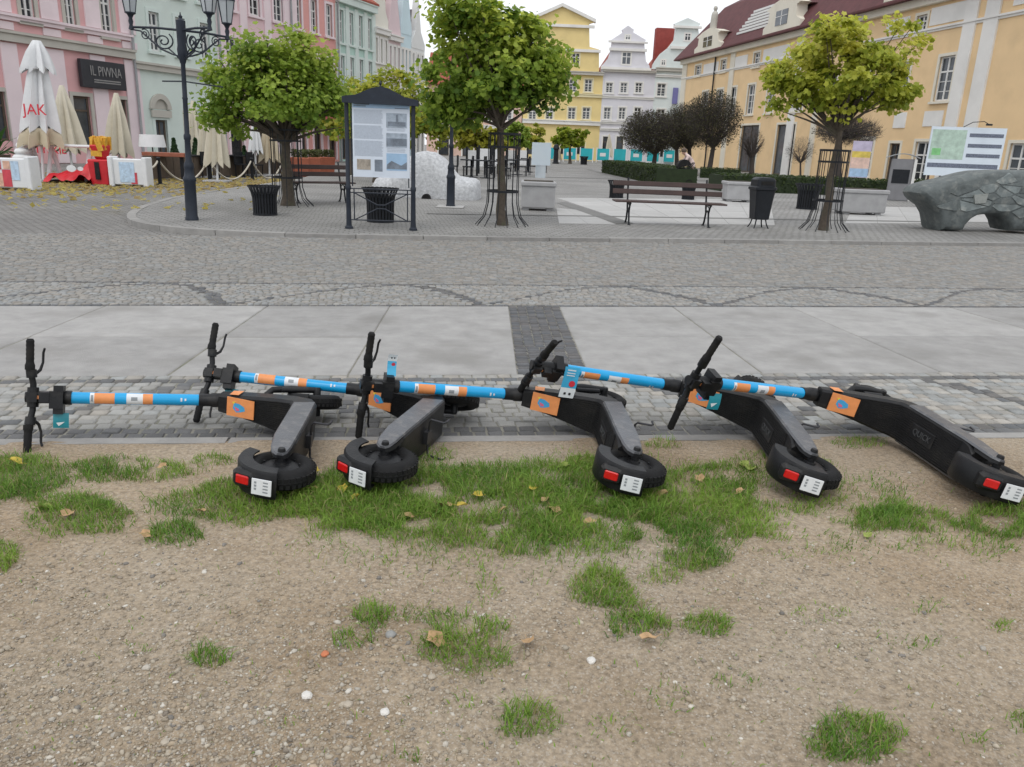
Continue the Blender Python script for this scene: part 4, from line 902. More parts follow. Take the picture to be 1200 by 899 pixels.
# slatted round bins
bs = MB(); 
bs.loft([[(r_, -hw, z), (r_+.008, -hw, z), (r_+.008, hw, z), (r_, hw, z)] for r_, hw, z in ((.20, .016, .03), (.205, .017, .30), (.225, .017, .40), (.27, .018, .50), (.285, .018, .52))]); SLAT = bs.mesh('slat', 'iron_black')
bl_ = MB(); bl_.lathe([(0, .02), (.19, .02), (.195, .30), (.21, .38), (.20, .38), (.18, .30), (.17, .1), (0, .1)], 20); LINER = bl_.mesh('liner', 'black_rubber', 40)
br_ = MB(); br_.lathe([(.19, .0), (.215, .0), (.215, .035), (.19, .035), (.19, 0)], 20); BRIM0 = br_.mesh('rim', 'iron_black', 40); br_ = MB(); br_.lathe([(.275, .49), (.287, .49), (.287, .515), (.275, .515), (.275, .49)], 20); BRIM = br_.mesh('rim', 'iron_black', 40)
def slat_bin(label, px, py, s=1.):
    o = empty('litter_bin', place(px, py), 0, label, 'litter bin', 'low slatted round bins'); o.scale = (s, s, s)
    link('liner', LINER, o); link('rim', BRIM, o); link('rim', BRIM0, o)
    for k in range(26): link('slat', SLAT, o, rotz(2*math.pi*k/26))
slat_bin('low round slatted black bin beside the trunk of the round green maple', 311, 252); slat_bin('low round slatted black bin standing behind the info board', 446, 260, 1.12)
slat_bin('low slatted black bin behind the armrest end of the wooden bench', 722, 232, .98); slat_bin('low slatted black bin seen through the bench backrest', 806, 234, .9)
slat_bin('low round slatted black bin beside the wide concrete planter', 945, 245, 1.3)
slat_bin('small far bin near the small round tree', 684, 193, 1.4)

# urn bin on legs
c = Card(888, 267); o = empty('urn_bin', c.b, R(8), 'tall black metal bin on four splayed legs beside the wooden bench', 'litter bin')
w1 = (c.x(903, 215)-c.x(874, 215))/2*.86; zb = c.z(888, 257); zt = c.z(888, 208); m_ = MB()
def sqring(w, z, k=.18): return [(w*(1-k), -w, z), (w, -w*(1-k), z), (w, w*(1-k), z), (w*(1-k), w, z), (-w*(1-k), w, z), (-w, w*(1-k), z), (-w, -w*(1-k), z), (-w*(1-k), -w, z)]
m_.loft([sqring(w1*f, zb+(zt-zb)*t) for f, t in ((.6, 0), (.72, .01), (.86, .5), (.95, .70), (1.05, .72), (1.05, .77), (.92, .80), (.9, .95), (.72, 1.), (.5, 1.01))]); m_.build('body', 'iron_black', o, 35)
hb2 = MB(); hb2.box(-w1*.6, w1*.6, -w1*.935, -w1*.90, zb+(zt-zb)*.83, zb+(zt-zb)*.92); hb2.build('opening', 'black_rubber', o)
leg = MB(); leg.tube([(w1*.45, w1*.45, zb+.02), (w1*.55, w1*.55, zb*.5), (w1*.72, w1*.72, .0)], .013, 6); lgm = leg.mesh('leg', 'iron_black')
for k in range(4): link('leg', lgm, o, rotz(k*math.pi/2))

# benches
def bench(label, b, rz, L):
    o = empty('bench', b, rz, label, 'bench', 'iron and wood benches of the square')
    e = MB(); y0 = -.0
    e.tube([(0, -.22, 0), (0, -.16, .06), (0, -.10, .25), (0, -.16, .36), (0, -.22, .40)], .018, 7); e.tube([(0, .24, 0), (0, .16, .08), (0, .10, .25), (0, .14, .36), (0, .16, .42), (0, .21, .62), (0, .27, .86)], .018, 7)
    e.tube([(0, -.25, .405), (0, .16, .405)], .016, 7); e.tube([(0, -.10, .24), (0, .0, .30), (0, .10, .24)], .012, 6)
    e.tube([(0, .11*math.cos(t), .33+.05*math.sin(t)) for t in np.linspace(0, 6.28, 16)], .010, 6)
    e.box(-.025, .025, -.25, -.19, 0, .015); e.box(-.025, .025, .21, .27, 0, .015); em = e.mesh('end_frame', 'iron_black', 40)
    for x in (-L*.36, L*.36): link('end_frame', em, o, T(x, 0, 0))
    s = MB(); s.cbox(-L/2, L/2, -.04, .04, 0, .03, .006); sm_ = s.mesh('seat_slat', 'wood_brown')
    for k in range(5): link('seat_slat', sm_, o, T(0, -.24+.095*k, .42))
    for k, z in enumerate((.60, .75)):
        t = (z-.42)/.44; link('back_slat', sm_, o, T(0, .145+.1*t, z) @ Matrix.Rotation(R(78), 4, 'X') @ Matrix.Diagonal((1, 1.15, 1, 1)))
    return o
c = Card(781, 264); bench('long brown slatted bench facing the road beside the urn bin', c.b, R(1.5), c.x(846, 240)-c.x(716, 240))
c = Card(372, 238); bench('brown slatted bench behind the round green maple', c.b+Vector((0, .2, 0)), R(32), 1.5)
c = Card(350, 232)

# concrete planters
def planter(label, px, py, x0, x1, yt, dpt, rz=0.):
    c = Card(px, py); o = empty('planter', c.b, rz, label, 'planter', 'concrete planters in the square'); a, b = c.x(x0, py), c.x(x1, py); h = c.z(px, yt); m_ = MB()
    w = (b-a)/2; m_.cbox(-w, w, -dpt*.1, dpt*.9, .06, h*.86, .02); m_.cbox(-w*1.06, w*1.06, -dpt*.1-.03, dpt*.9+.03, h*.84, h, .02); m_.build('tub', 'concrete', o)
    MB().box(-w*.88, w*.88, .02, dpt*.8, h, h+.012).build('soil', 'soil', o)
    fm = MB(); fm.box(-.07, .07, -.05, .05, 0, .065); fm = fm.mesh('foot', 'concrete')
    for x in (-w*.72, w*.72):
        for y in (dpt*.05, dpt*.75): link('foot', fm, o, T(x, y, 0))
    return o, h
pl1, ph1 = planter('square concrete planter carrying the glass stele', 630, 247, 611, 650, 213, .75)
planter('wide concrete planter near the leaning maple', 1010, 252, 985, 1036, 222, .7); planter('concrete planter half hidden by the urn bin', 866, 237, 850, 882, 213, .7)
# glass stele
c = Card(632, 212, ZP+ph1); 
gm = bpy.data.materials.new('stele_glass'); gm.use_nodes = True; nb = gm.node_tree.nodes['Principled BSDF']; nb.inputs['Base Color'].default_value = (.62, .70, .76, 1); nb.inputs['Roughness'].default_value = .12; nb.inputs['Alpha'].default_value = .38; MATS['stele_glass'] = gm
gm2 = gm.copy(); gm2.node_tree.nodes['Principled BSDF'].inputs['Alpha'].default_value = .82; MATS['stele_print'] = gm2
b = place(632, 241); o = empty('glass_stele', (b.x, b.y+.35, ZP+ph1+.012), R(-6), 'upright frosted glass information stele on a concrete planter', 'glass panel')
cc = Card(632, 236); hh = cc.z(632, 168)-ph1; ww = (cc.x(645, 190)-cc.x(624, 190))/2
MB().box(-ww*.55, ww*.55, -.008, .008, 0, hh*.36).build('lower_pane', 'stele_glass', o); MB().box(-ww, ww, -.01, .01, hh*.36, hh).build('panel', 'stele_print', o)

# info board with pediment
c = Card(445, 269); X = lambda px: c.x(px, 200); Zz = lambda py: c.z(445, py)
o = empty('info_board', c.b, R(4), 'tall iron framed history board with printed sheet and curved pediment', 'info board')
xl, xr = X(408)-0, X(484); zt = Zz(122)
pm = MB(); pm.lathe([(0, 0), (.065, 0), (.065, .03), (.045, .05), (.04, .16), (.036, .6), (.045, .62), (.045, .66), (.034, .68), (.032, zt), (0, zt)], 12); pm = pm.mesh('post', 'iron_blue', 40)
for x in (xl, xr): link('post', pm, o, T(x, 0, 0))
pe = []; W2 = (X(490)-X(404)); x0 = X(404)
top = [(0, 115), (.06, 113.8), (.18, 112.5), (.30, 107.5), (.40, 103.5), (.48, 102), (.52, 102), (.60, 103.5), (.70, 107.5), (.82, 113.), (.94, 115), (1, 116)]
poly = [(x0+W2*t, Zz(y)) for t, y in top]; poly = poly+[(x0+W2, Zz(123)), (x0, Zz(122))]
MB().prism(poly, -.10, .10).build('pediment', 'iron_blue', o)
MB().lathe([(0, 0), (.02, 0), (.012, .03), (.026, .05), (.012, .08), (0, .10)], 10, (x0+W2*.5, 0, Zz(102))).build('finial', 'iron_blue', o, 40)
px0, px1, pz0, pz1 = X(414.5), X(480), Zz(208), Zz(119.5)
mat('sheet_white', (.60, .66, .74), .35, .05, 4); mat('sheet_blue', (.30, .45, .62), .35, .15, 6); mat('print_grey', (.16, .19, .23), .5, .5, 9); mat('print_mid', (.30, .35, .41), .5, .4, 14); mat('print_text', (.43, .48, .55), .5, .2, 40); mat('print_tan', (.33, .29, .24), .5, .4, 16)
sh = MB().box(px0, px1, -.02, .02, pz0, pz1).build('sheet', 'sheet_white', o); pw, phh = px1-px0, pz1-pz0
def pr(u0, u1, v0, v1, m_, name='print', y=-.0235): MB().box(px0+pw*u0, px0+pw*u1, y, -.0205, pz1-phh*v1, pz1-phh*v0).build(name, m_, sh)
pr(0.01, .99, .005, .085, 'sheet_blue', 'header'); pr(.03, .3, .03, .045, 'print_grey', 'header_text', -.0255); pr(.03, .24, .055, .068, 'print_grey', 'header_text', -.0255); pr(.74, .97, .07, .08, 'print_grey', 'header_text', -.0255)
def para(u0, u1, v0, v1, n):
    m_ = MB()
    for k in range(n): v = v0+(v1-v0)*k/n; m_.box(px0+pw*u0, px0+pw*(u1-random.uniform(0, .04)), -.0228, -.0205, pz1-phh*(v+(v1-v0)/n*.55), pz1-phh*v)
    q = m_.build('text_block', 'print_text', sh); q['kind'] = 'stuff'
para(.03, .54, .11, .29, 16); para(.03, .54, .31, .49, 16); para(.03, .54, .51, .72, 18); para(.6, .94, .33, .38, 3); para(.6, .94, .6, .66, 3)
pr(.59, .95, .14, .33, 'print_mid', 'photo'); pr(.62, .93, .25, .31, 'print_grey', 'photo', -.026); pr(.76, .80, .16, .26, 'print_grey', 'photo', -.027)
pr(.59, .95, .40, .59, 'print_mid', 'photo'); pr(.59, .95, .47, .57, 'print_grey', 'photo', -.026)
pr(.59, .95, .67, .90, 'sheet_blue', 'photo'); MB().prism([(px0+pw*.59, pz1-phh*.88), (px0+pw*.95, pz1-phh*.88), (px0+pw*.95, pz1-phh*.78), (px0+pw*.85, pz1-phh*.83), (px0+pw*.68, pz1-phh*.77), (px0+pw*.6, pz1-phh*.82)], -.0265, -.0205).build('photo', 'print_grey', sh)
pr(.36, .54, .74, .95, 'sheet_white', 'photo', -.024); pr(.38, .52, .76, .92, 'print_grey', 'photo', -.026); pr(.07, .31, .76, .90, 'print_tan', 'photo', -.025)
rl = MB(); zr = Zz(222); r0 = .02
for a, b in (((xl, zr), (xr, zr)), ((xl, zr-.06), (xr, zr-.06)), ((xl+.09, zr), (xl+.09, .14)), ((xr-.09, zr), (xr-.09, .14)), ((xl, .14), (xr, .14))): rl.tube([(a[0], 0, a[1]), (b[0], 0, b[1])], .010, 6)
rl.build('rail', 'iron_blue', o)
xm, zm = (xl+xr)/2, (zr-.06+.14)/2
for s in (1, -1): MB().tube([(xm+(xl+.09-xm)*t*s, 0.012*s, zm+(.14-zm)*t*(1 if abs(t) > .0 else 0)*1.0) for t in ()] or [(xl+.09, .012*s, .14 if s > 0 else zr-.06), (xm-.06, .012*s, zm-(.03*s)), (xm+.06, .012*s, zm-(.03*s)), (xr-.09, .012*s, .14 if s > 0 else zr-.06)], .010, 6).build('cross_bar', 'iron_blue', o, 40)
for px in (409.5, 482.5):
    st_ = MB(); st_.tube([(X(px)+(.05 if px < 440 else -.05), 0, .66), (X(px)+(.05 if px < 440 else -.05), 0, zt)], .010, 6); st_.build('inner_rod', 'iron_blue', o)

# stone car sculpture
def blob_loft(name, m_, parent, xs, top, wid, seed, zb=0., amp=.02, nseg=20):
    b = MB(); rings = []
    for x, h, w in zip(xs, top, wid):
        r_ = []
        for k in range(nseg):
            a = math.pi*k/(nseg-1); cx, sx = math.cos(a), math.sin(a); e = .55
            y = w*math.copysign(abs(cx)**e, cx); z = zb+(h-zb)*abs(sx)**.6; nn = amp*noise.noise((x*5+seed, y*5, z*5))+amp*.6*noise.noise((x*14, y*14+seed, z*14)); r_.append((x+nn, y*(1+nn), max(0, z+nn)))
        rings.append(r_)
    b.loft(rings); return b.build(name, m_, parent, 60)
c = Card(497, 233); o = empty('car_sculpture', c.b+Vector((0, .75, 0)), R(-3), 'pale rough granite sculpture shaped like a small rounded car', 'sculpture')
pts_ = [(432, 228, .3), (434, 216, .55), (438, 209.5, .66), (448, 208, .70), (456, 206.5, .72), (462, 201, .72), (468, 193, .70), (476, 184, .66), (486, 178.5, .62), (496, 177, .60), (506, 178.5, .62), (514, 184, .66), (522, 192, .70), (530, 203, .72), (536, 208, .72), (546, 209.5, .70), (554, 210.5, .66), (559, 214, .56), (561.5, 226, .32)]
xs, tp, wd_ = [], [], []
for i in range(len(pts_)-1):
    for t in (0, .34, .67):
        p = [pts_[i][q]*(1-t)+pts_[i+1][q]*t for q in range(3)]; xs.append(c.x(p[0], 220)); tp.append(c.z(p[0], p[1])); wd_.append(p[2])
blob_loft('body', 'granite', o, xs, tp, wd_, 3.3, 0, .016, 30)
wa = MB(); wa.prism([(.11*math.cos(t), .11*math.sin(t)*1.1) for t in np.linspace(0, math.pi, 12)], -.02, .25); wam = wa.mesh('wheel_arch', 'black_rubber')
for px in (452, 501): link('wheel_arch', wam, o, T(c.x(px, 232), -.76, .0))

# stone animal
c = Card(1100, 271); o = empty('animal_sculpture', c.b+Vector((.26, .45, 0)), R(2), 'dark slate clad animal sculpture standing on thick legs', 'sculpture')
out = [(1062, 226), (1066, 220), (1075, 216), (1088, 212.5), (1102, 209.5), (1116, 205.5), (1130, 201.5), (1145, 199.5), (1165, 199), (1185, 199), (1210, 199.5), (1240, 201), (1262, 207), (1274, 220), (1280, 245), (1284, 273), (1262, 273), (1240, 272), (1232, 262), (1222, 256), (1210, 258), (1204, 272), (1188, 271.5), (1172, 271), (1169, 262), (1165, 255), (1158, 252.5), (1146, 252), (1134, 253), (1126, 258), (1119, 265), (1115, 271), (1101, 271.5), (1087, 272), (1086, 262), (1083, 252), (1078, 243), (1070, 237), (1064, 232)]
PO = [Vector(c.p(x, y)) for x, y in out]
for v in PO: v.y = max(0, v.y) if v.y < .06 else v.y
def densify(P, d=.12):
    r_ = []
    for i in range(len(P)):
        a, b = P[i], P[(i+1) % len(P)]; n = max(1, int((b-a).length/d)); r_ += [a.lerp(b, k/n) for k in range(n)]
    return r_
PO = densify(PO); n = len(PO); area2 = sum(PO[i].x*PO[(i+1) % n].y-PO[(i+1) % n].x*PO[i].y for i in range(n)); sgn = 1 if area2 > 0 else -1
def inset(d):
    r_ = []
    for i in range(n):
        t = (PO[(i+1) % n]-PO[i-1]).normalized(); nn = Vector((-t.y, t.x))*sgn; r_.append(PO[i]+nn*d)
    return r_
m_ = MB(); rings = []
for y, d in ((-.46, .13), (-.42, .06), (-.32, .015), (0, 0), (.32, .015), (.42, .06), (.46, .13)):
    rings.append([(p.x+.02*noise.noise((p.x*4, p.y*4, y*3)), y+.02*noise.noise((p.x*3, p.y*3, 7)), max(0, p.y+.02*noise.noise((p.x*4, p.y*4, y*5+9)))) for p in inset(d)])
m_.loft(rings); m_.build('body', 'slate', o, 50)
def inside(x, z, P):
    r_ = False
    for i in range(len(P)):
        a, b = P[i], P[i-1]
        if (a.y > z) != (b.y > z) and x < (b.x-a.x)*(z-a.y)/(b.y-a.y)+a.x: r_ = not r_
    return r_
PI_ = inset(.045); rd = random.Random(5); seeds = []
while len(seeds) < 330:
    p = Vector((rd.uniform(-.9, 3.3), rd.uniform(0, 1.3)))
    if all((Vector((p.x-t.x, (p.y-t.y)*2.4))).length > .145 for t in seeds): seeds.append(p)
    elif rd.random() < .0015: break
def clip(poly, a, n_):
    out_ = []
    for i in range(len(poly)):
        p, q_ = poly[i], poly[(i+1) % len(poly)]; dp, dq = (p-a).dot(n_), (q_-a).dot(n_)
        if dp <= 0: out_.append(p)
        if dp*dq < 0: out_.append(p.lerp(q_, dp/(dp-dq)))
    return out_
for sd_ in seeds:
    if not inside(sd_.x, sd_.y, PI_): continue
    cell = [sd_+Vector(v) for v in ((-.4, -.25), (.4, -.25), (.4, .25), (-.4, .25))]
    for t in seeds:
        if t is sd_: continue
        d = t-sd_; dsc = Vector((d.x, d.y*5.8))
        if d.length < .9: cell = clip(cell, sd_+d*.5, dsc.normalized())
        if len(cell) < 3: break
    if len(cell) < 3: continue
    cell = [sd_+(v-sd_)*.95 for v in cell]
    if not all(inside(v.x, v.y, PI_) for v in cell): continue
    yf = -.474-rd.uniform(0, .012); cn = sd_; front = [(cn.x+(v.x-cn.x)*.9, yf, cn.y+(v.y-cn.y)*.9) for v in cell]; back = [(v.x, -.44, v.y) for v in cell]; mq = MB(); mq.loft([back, front]); mq.build('stone_slab', 'slate_pale' if rd.random() < .12 else 'slate', o)
MB().prism([c.p(x, y) for x, y in ((1124, 228), (1141, 226), (1138, 237), (1125, 238))], -.515, -.44).build('pale_slab', 'slate_pale', o)

# parking machine, map board, poster
c = Card(1050, 235); o = empty('parking_machine', c.b, R(-22), 'grey parking ticket machine with curved roof', 'parking machine'); w = (c.x(1066, 210)-c.x(1042, 210))/2; h = c.z(1050, 186)
MB().cbox(-w, w, -.2, .2, 0, h, .02).build('case', mat('case_grey', (.2, .2, .21), .6, .15, 4), o); MB().box(-w*.75, w*.75, -.215, -.198, h*.42, h*.75).build('panel', 'iron_black', o)
MB().cbox(w, w*1.25, -.24, .24, 0, h, .01).build('side_panel', 'frame_white', o)
rf = MB(); P = [(-w*1.5+3*w*t, h+.05+.14*math.sin(math.pi*t)) for t in np.linspace(0, 1, 9)]; rf.prism(P+[(x, z-.03) for x, z in reversed(P)], -.28, .28); rf.build('roof', 'zinc', o)
c = Card(1130, 247); o = empty('map_board', c.b, R(-9), 'large white city map board with green map on posts', 'map board'); zc = lambda py: c.z(1130, py); xa, xb = c.x(1090, 180), c.x(1172, 180); z0, z1 = zc(207), zc(149)
sh = MB().box(xa, xb, -.03, .03, z0, z1).build('panel', mat('map_sheet', (.62, .69, .76), .3, .05, 3), o)
pm = MB(); pm.tube([(0, .06, 0), (0, .06, z0+.3)], .035, 8); pm = pm.mesh('post', 'wood_brown')
for t in (.08, .24, .42, .9): link('post', pm, o, T(xa+(xb-xa)*t, 0, 0))
W_ = xb-xa; H_ = z1-z0
def q(u0, u1, v0, v1, m_, nm, y=-.034): MB().box(xa+W_*u0, xa+W_*u1, y, -.0305, z1-H_*v1, z1-H_*v0).build(nm, m_, sh)
q(.02, .48, .06, .66, mat('map_green', (.40, .52, .44), .4, .3, 6), 'map'); q(.05, .17, .44, .58, mat('map_park', (.2, .5, .2), .4, .2, 8), 'map_park', -.037)
for k, v in enumerate((.12, .33, .53)): q(.52, .97, v, v+.075, mat('map_text', (.13, .15, .2), .5, .6, 26), 'text_row')
q(.02, .97, .74, .83, 'map_text', 'text_row')
ar = MB(); ar.tube([(xa+W_*.42, 0, z1), (xa+W_*.52, -.1, z1+.14), (xa+W_*.64, -.25, z1+.16), (xa+W_*.70, -.3, z1+.08)], .012, 6); ar.cbox(xa+W_*.66, xa+W_*.74, -.34, -.26, z1+.05, z1+.10, .01); ar.build('lamp_arm', 'iron_black', o)
c = Card(1002, 226); o = empty('poster_stand', c.b, R(-12), 'narrow colourful poster on a dark stand by the hedge', 'poster'); z0, z1 = c.z(1002, 208), c.z(1002, 165); w = (c.x(1013, 190)-c.x(992, 190))/2
MB().box(-w*.9, w*.9, .0, .06, 0, z1).build('backing', 'steel_dark', o); f_ = MB().box(-w, w, -.03, .0, z0, z1).build('poster', mat('poster_lilac', (.5, .45, .58), .4, .2, 4), o)
for a, b, nm, col in ((.28, .45, 'poster_yellow', (.65, .5, .1)), (.45, .75, 'poster_peach', (.7, .5, .42)), (.75, .98, 'poster_sky', (.35, .5, .68))): MB().box(-w*.98, w*.98, -.034, -.031, z1-(z1-z0)*b, z1-(z1-z0)*a).build('picture', mat(nm, col, .4, .3, 5), f_)
# ------------------------------------------------------------------ houses
def wall_mat(name, col, stain=None): return mat(name, col, .85, .07, .6, .15, 30, stain=stain or (tuple(c*.78 for c in col), .5, .45))
WCACHE = {}
def window_meshes(w, h, kind, trim):
    key = (round(w, 1), round(h, 1), kind, trim); 
    if key in WCACHE: return WCACHE[key]
    f = MB(); t = .09; y0, y1 = .10, .17
    f.box(0, w, y0, y1, 0, t); f.box(0, w, y0, y1, h-t, h); f.box(0, t, y0, y1, t, h-t); f.box(w-t, w, y0, y1, t, h-t)
    if kind == 'win':
        f.box(w/2-.05, w/2+.05, y0+.005, y1, t, h-t); f.box(t, w-t, y0+.012, y1, h*.66-.045, h*.66+.045)
        for z in (h*.22, h*.44): f.box(t, w-t, y0+.03, y1, z-.018, z+.018)
    elif kind == 'door': f.box(w/2-.03, w/2+.03, y0+.005, y1, t, h-t)
    elif kind == 'shop': f.box(t, w-t, y0+.01, y1, h*.72-.04, h*.72+.04)
    p = MB(); p.add([(0, .15, 0), (w, .15, 0), (w, .15, h), (0, .15, h)], [(0, 1, 2, 3)])
    s = MB(); b = .16
    s.box(-b, 0, -.05, .06, -.02, h+b); s.box(w, w+b, -.05, .06, -.02, h+b); s.box(0, w, -.048, .06, h, h+b)
    sl = MB(); sl.box(-b-.06, w+b+.06, -.14, .08, -.14, -.021)
    WCACHE[key] = (f.mesh('window_frame', 'frame_white' if kind == 'win' else 'board_brown'), p.mesh('pane', 'glass_dark'), s.mesh('surround', trim), sl.mesh('sill', trim)); return WCACHE[key]
def house(name, label, plane, u0, u1, h, depth, wall, trim, ops=(), bands=(), pils=(), gable=None, roof='roof_red', roof_h=4., gdepth=6., group='houses round the square', cat='house', zb=-.05):
    p0 = plane.pt(u0); o = empty(name, (p0.x, p0.y, 0), plane.ang, label, cat, group); W_ = u1-u0
    ops = [(u-u0, max(v, .05), w, hh, k) for u, v, w, hh, k in ops]
    ops = [q for q in ops if q[0] > .1 and q[0]+q[2] < W_-.1 and q[1]+q[3] < h-.1]
    us = sorted({0, W_} | {round(q[0], 3) for q in ops} | {round(q[0]+q[2], 3) for q in ops}); vs = sorted({zb, h} | {round(q[1], 3) for q in ops} | {round(q[1]+q[3], 3) for q in ops})
    m_ = MB()
    for i in range(len(us)-1):
        for j in range(len(vs)-1):
            a, b, c, d = us[i], us[i+1], vs[j], vs[j+1]; cu, cv = (a+b)/2, (c+d)/2
            if any(q[0]-1e-3 < cu < q[0]+q[2]+1e-3 and q[1]-1e-3 < cv < q[1]+q[3]+1e-3 for q in ops): continue
            m_.add([(a, 0, c), (b, 0, c), (b, 0, d), (a, 0, d)], [(0, 1, 2, 3)])
    for u, v, w, hh, k in ops:
        for A, B in (((u, v), (u+w, v)), ((u+w, v), (u+w, v+hh)), ((u+w, v+hh), (u, v+hh)), ((u, v+hh), (u, v))): m_.add([(A[0], 0, A[1]), (B[0], 0, B[1]), (B[0], .2, B[1]), (A[0], .2, A[1])], [(0, 1, 2, 3)])
    m_.add([(0, .2, zb), (W_, .2, zb), (W_, .2, h), (0, .2, h)], [(0, 1, 2, 3)])
    m_.add([(0, 0, zb), (0, depth, zb), (0, depth, h), (0, 0, h), (W_, 0, zb), (W_, depth, zb), (W_, depth, h), (W_, 0, h)], [(0, 1, 2, 3), (4, 7, 6, 5), (1, 5, 6, 2), (3, 2, 6, 7)])
    me_ = bpy.data.meshes.new('wall'); me_.from_pydata(m_.v, [], m_.f); me_.materials.append(MATS[wall]); link('wall', me_, o)
    for u, v, w, hh, k in ops:
        F_, P_, S_, SI = window_meshes(w, hh, k, trim); fw, fh = round(w, 1), round(hh, 1); mx_ = T(u, 0, v) @ Matrix.Diagonal((w/max(w, .01), 1, 1, 1))
        wn_ = link('window' if k != 'door' else 'door', F_, o, mx_); link('pane', P_, wn_); link('surround', S_, wn_)
        if k == 'win': link('sill', SI, wn_)
    for v0, v1, pj, m2 in bands:
        b = MB(); b.box(-.02, W_+.02, -pj, .0, v0, v1); b.box(-.03, W_+.03, -pj-.08, 0, v1, v1+.10); b.build('cornice', m2, o)
    for a, b, v0, v1, pj, m2 in pils: MB().box(a-u0, b-u0, -pj, .0, v0, v1).build('pilaster', m2, o)
    if gable:
        gp = [(x-u0, z) for x, z in gable]; MB().prism(gp, -.03, .45).build('gable', wall, o)
        zt = max(z for x, z in gp); xm = sum(x for x, z in gp if z > zt-.05)/max(1, len([1 for x, z in gp if z > zt-.05]))
        MB().prism([(0.05, h-.05), (W_-.05, h-.05), (xm, zt-(zt-h)*.22)], .42, depth).build('roof', roof, o)
    else:
        pts = [(-.45, h), (depth*.5, h+roof_h), (depth+.3, h), (depth+.3, h-.12), (-.45, h-.12)]
        r_ = MB(); n = len(pts); V_ = [(-.05, y, z) for y, z in pts]+[(W_+.05, y, z) for y, z in pts]; r_.add(V_, [tuple(range(n)), tuple(range(2*n-1, n-1, -1))]+[(i, i+n, (i+1) % n+n, (i+1) % n) for i in range(n)]); r_.build('roof', roof, o)
    return o
mat('roof_red', (.30, .075, .045), .85, .25, 3, .4, 8); mat('roof_dark', (.10, .032, .034), .8, .3, 2, .5, 6); mat('roof_slate', (.12, .11, .125), .7, .2, 3)
wall_mat('w_pink', (0.7, 0.4, 0.4)); wall_mat('w_pale', (0.76, 0.64, 0.66)); wall_mat('w_mint', (0.62, 0.7, 0.65)); wall_mat('w_pink2', (0.74, 0.54, 0.56)); wall_mat('w_salmon', (0.68, 0.34, 0.31)); wall_mat('w_green', (0.46, 0.64, 0.57)); wall_mat('w_cream', (0.72, 0.7, 0.62)); wall_mat('w_rose', (0.68, 0.55, 0.57)); wall_mat('w_blue', (0.58, 0.72, 0.77)); wall_mat('w_white', (0.72, 0.73, 0.72))
wall_mat('w_yellow', (0.74, 0.59, 0.27)); wall_mat('w_lavender', (0.66, 0.655, 0.7)); wall_mat('w_mint2', (0.66, 0.72, 0.71)); wall_mat('w_orange', (0.77, 0.56, 0.32)); wall_mat('trim_white', (0.74, 0.73, 0.7)); wall_mat('trim_grey', (0.47, 0.45, 0.4)); wall_mat('trim_cream', (0.7, 0.66, 0.56)); wall_mat('trim_mint', (.62, .70, .66)); wall_mat('trim_yellow', (0.74, 0.67, 0.44))
GZ = -.03; wall_mat('w_peach', (.66, .46, .38))
dv = ray(950, 186); PLL = Plane(G(165, 191, GZ), (dv.x, dv.y))
UL = lambda px, py=187: PLL.uv(px, py)[0]
def wl(rects, kind='win', hmin=None):
    out = []
    for r_ in rects: u, v, w, h = PLL.rect(*r_); out.append((u, v, w, h if not hmin else max(h, hmin), kind))
    return out
# pink house with the sign
u0, u1 = UL(-70), UL(166)
c1 = PLL.uv(80, 54.6)[1]; c2 = PLL.uv(80, 36)[1]; HT = 12.5
w1 = wl([(24, 40, -6, 25), (76, 88, -2, 33), (119, 132, 6, 43)], 'win'); w1 = [(u, v, w, 2.1, k) for u, v, w, h, k in w1]; g1 = wl([(-12, 9, 107, 165), (88, 108, 113, 172), (139, 151, 117, 176)], 'shop')
step = w1[1][0]-w1[0][0]; w1 += [(w1[0][0]-step, w1[0][1], w1[0][2], 2.1, 'win')]; w2 = [(u, v+3.5, w, h, k) for u, v, w, h, k in w1]
pil = []
for a, b in ((8, 27), (60, 80), (110, 127), (149, 166)):
    ua, ub = PLL.uv(a, 120)[0], PLL.uv(b, 120)[0]; pil.append((ua, ub, .0, c1-.2, .07, 'w_pale')); pil.append((ua, ub, c1+.3, c2-.05, .06, 'w_pale')); pil.append((ua, ub, c2+.3, HT-.6, .06, 'w_pale'))
pink = house('town_house', 'pink rendered house with pale pilasters and a dark shop sign', PLL, u0, u1, HT, 10, 'w_pink', 'trim_grey', w1+w2+g1, [(c1-.15, c1+.15, .22, 'trim_grey'), (c2, c2+.16, .14, 'w_pale'), (HT-.5, HT-.1, .35, 'w_pale')], pil)
# shop sign
su, sv, sw, sh_ = PLL.rect(90, 141, 72, 104); p0 = PLL.pt(su); o = empty('shop_sign', (p0.x, p0.y, sv), PLL.ang, 'dark boxed shop sign with grey lettering on the pink house', 'sign')
o.location += PLL.n*-.09 if PLL.n.dot(Vector((0, 0, 0))-p0) > 0 and False else Vector((0, 0, 0)); o.location -= Vector((PLL.n.x, PLL.n.y, 0))*.09
mat('sign_dark', (.022, .024, .03), .5, .2, 4); mat('sign_text', (.24, .235, .23), .6, .25, 8)
MB().cbox(0, sw, -.22, .0, 0, sh_, .02).build('box', 'sign_dark', o)
tx = text_mesh('lettering', 'IL PIWNA', sh_*.40, 'sign_text', .01); link('lettering', tx, o, T(sw*.54, -.235, sh_*.60) @ UPR @ Matrix.Diagonal((.74*sw/(sh_*1.75), 1.25, 1, 1)))
for z in (.30, .22): MB().box(sw*.25, sw*.86, -.232, -.221, sh_*z-.03, sh_*z+.02).build('underline', 'sign_text', o)
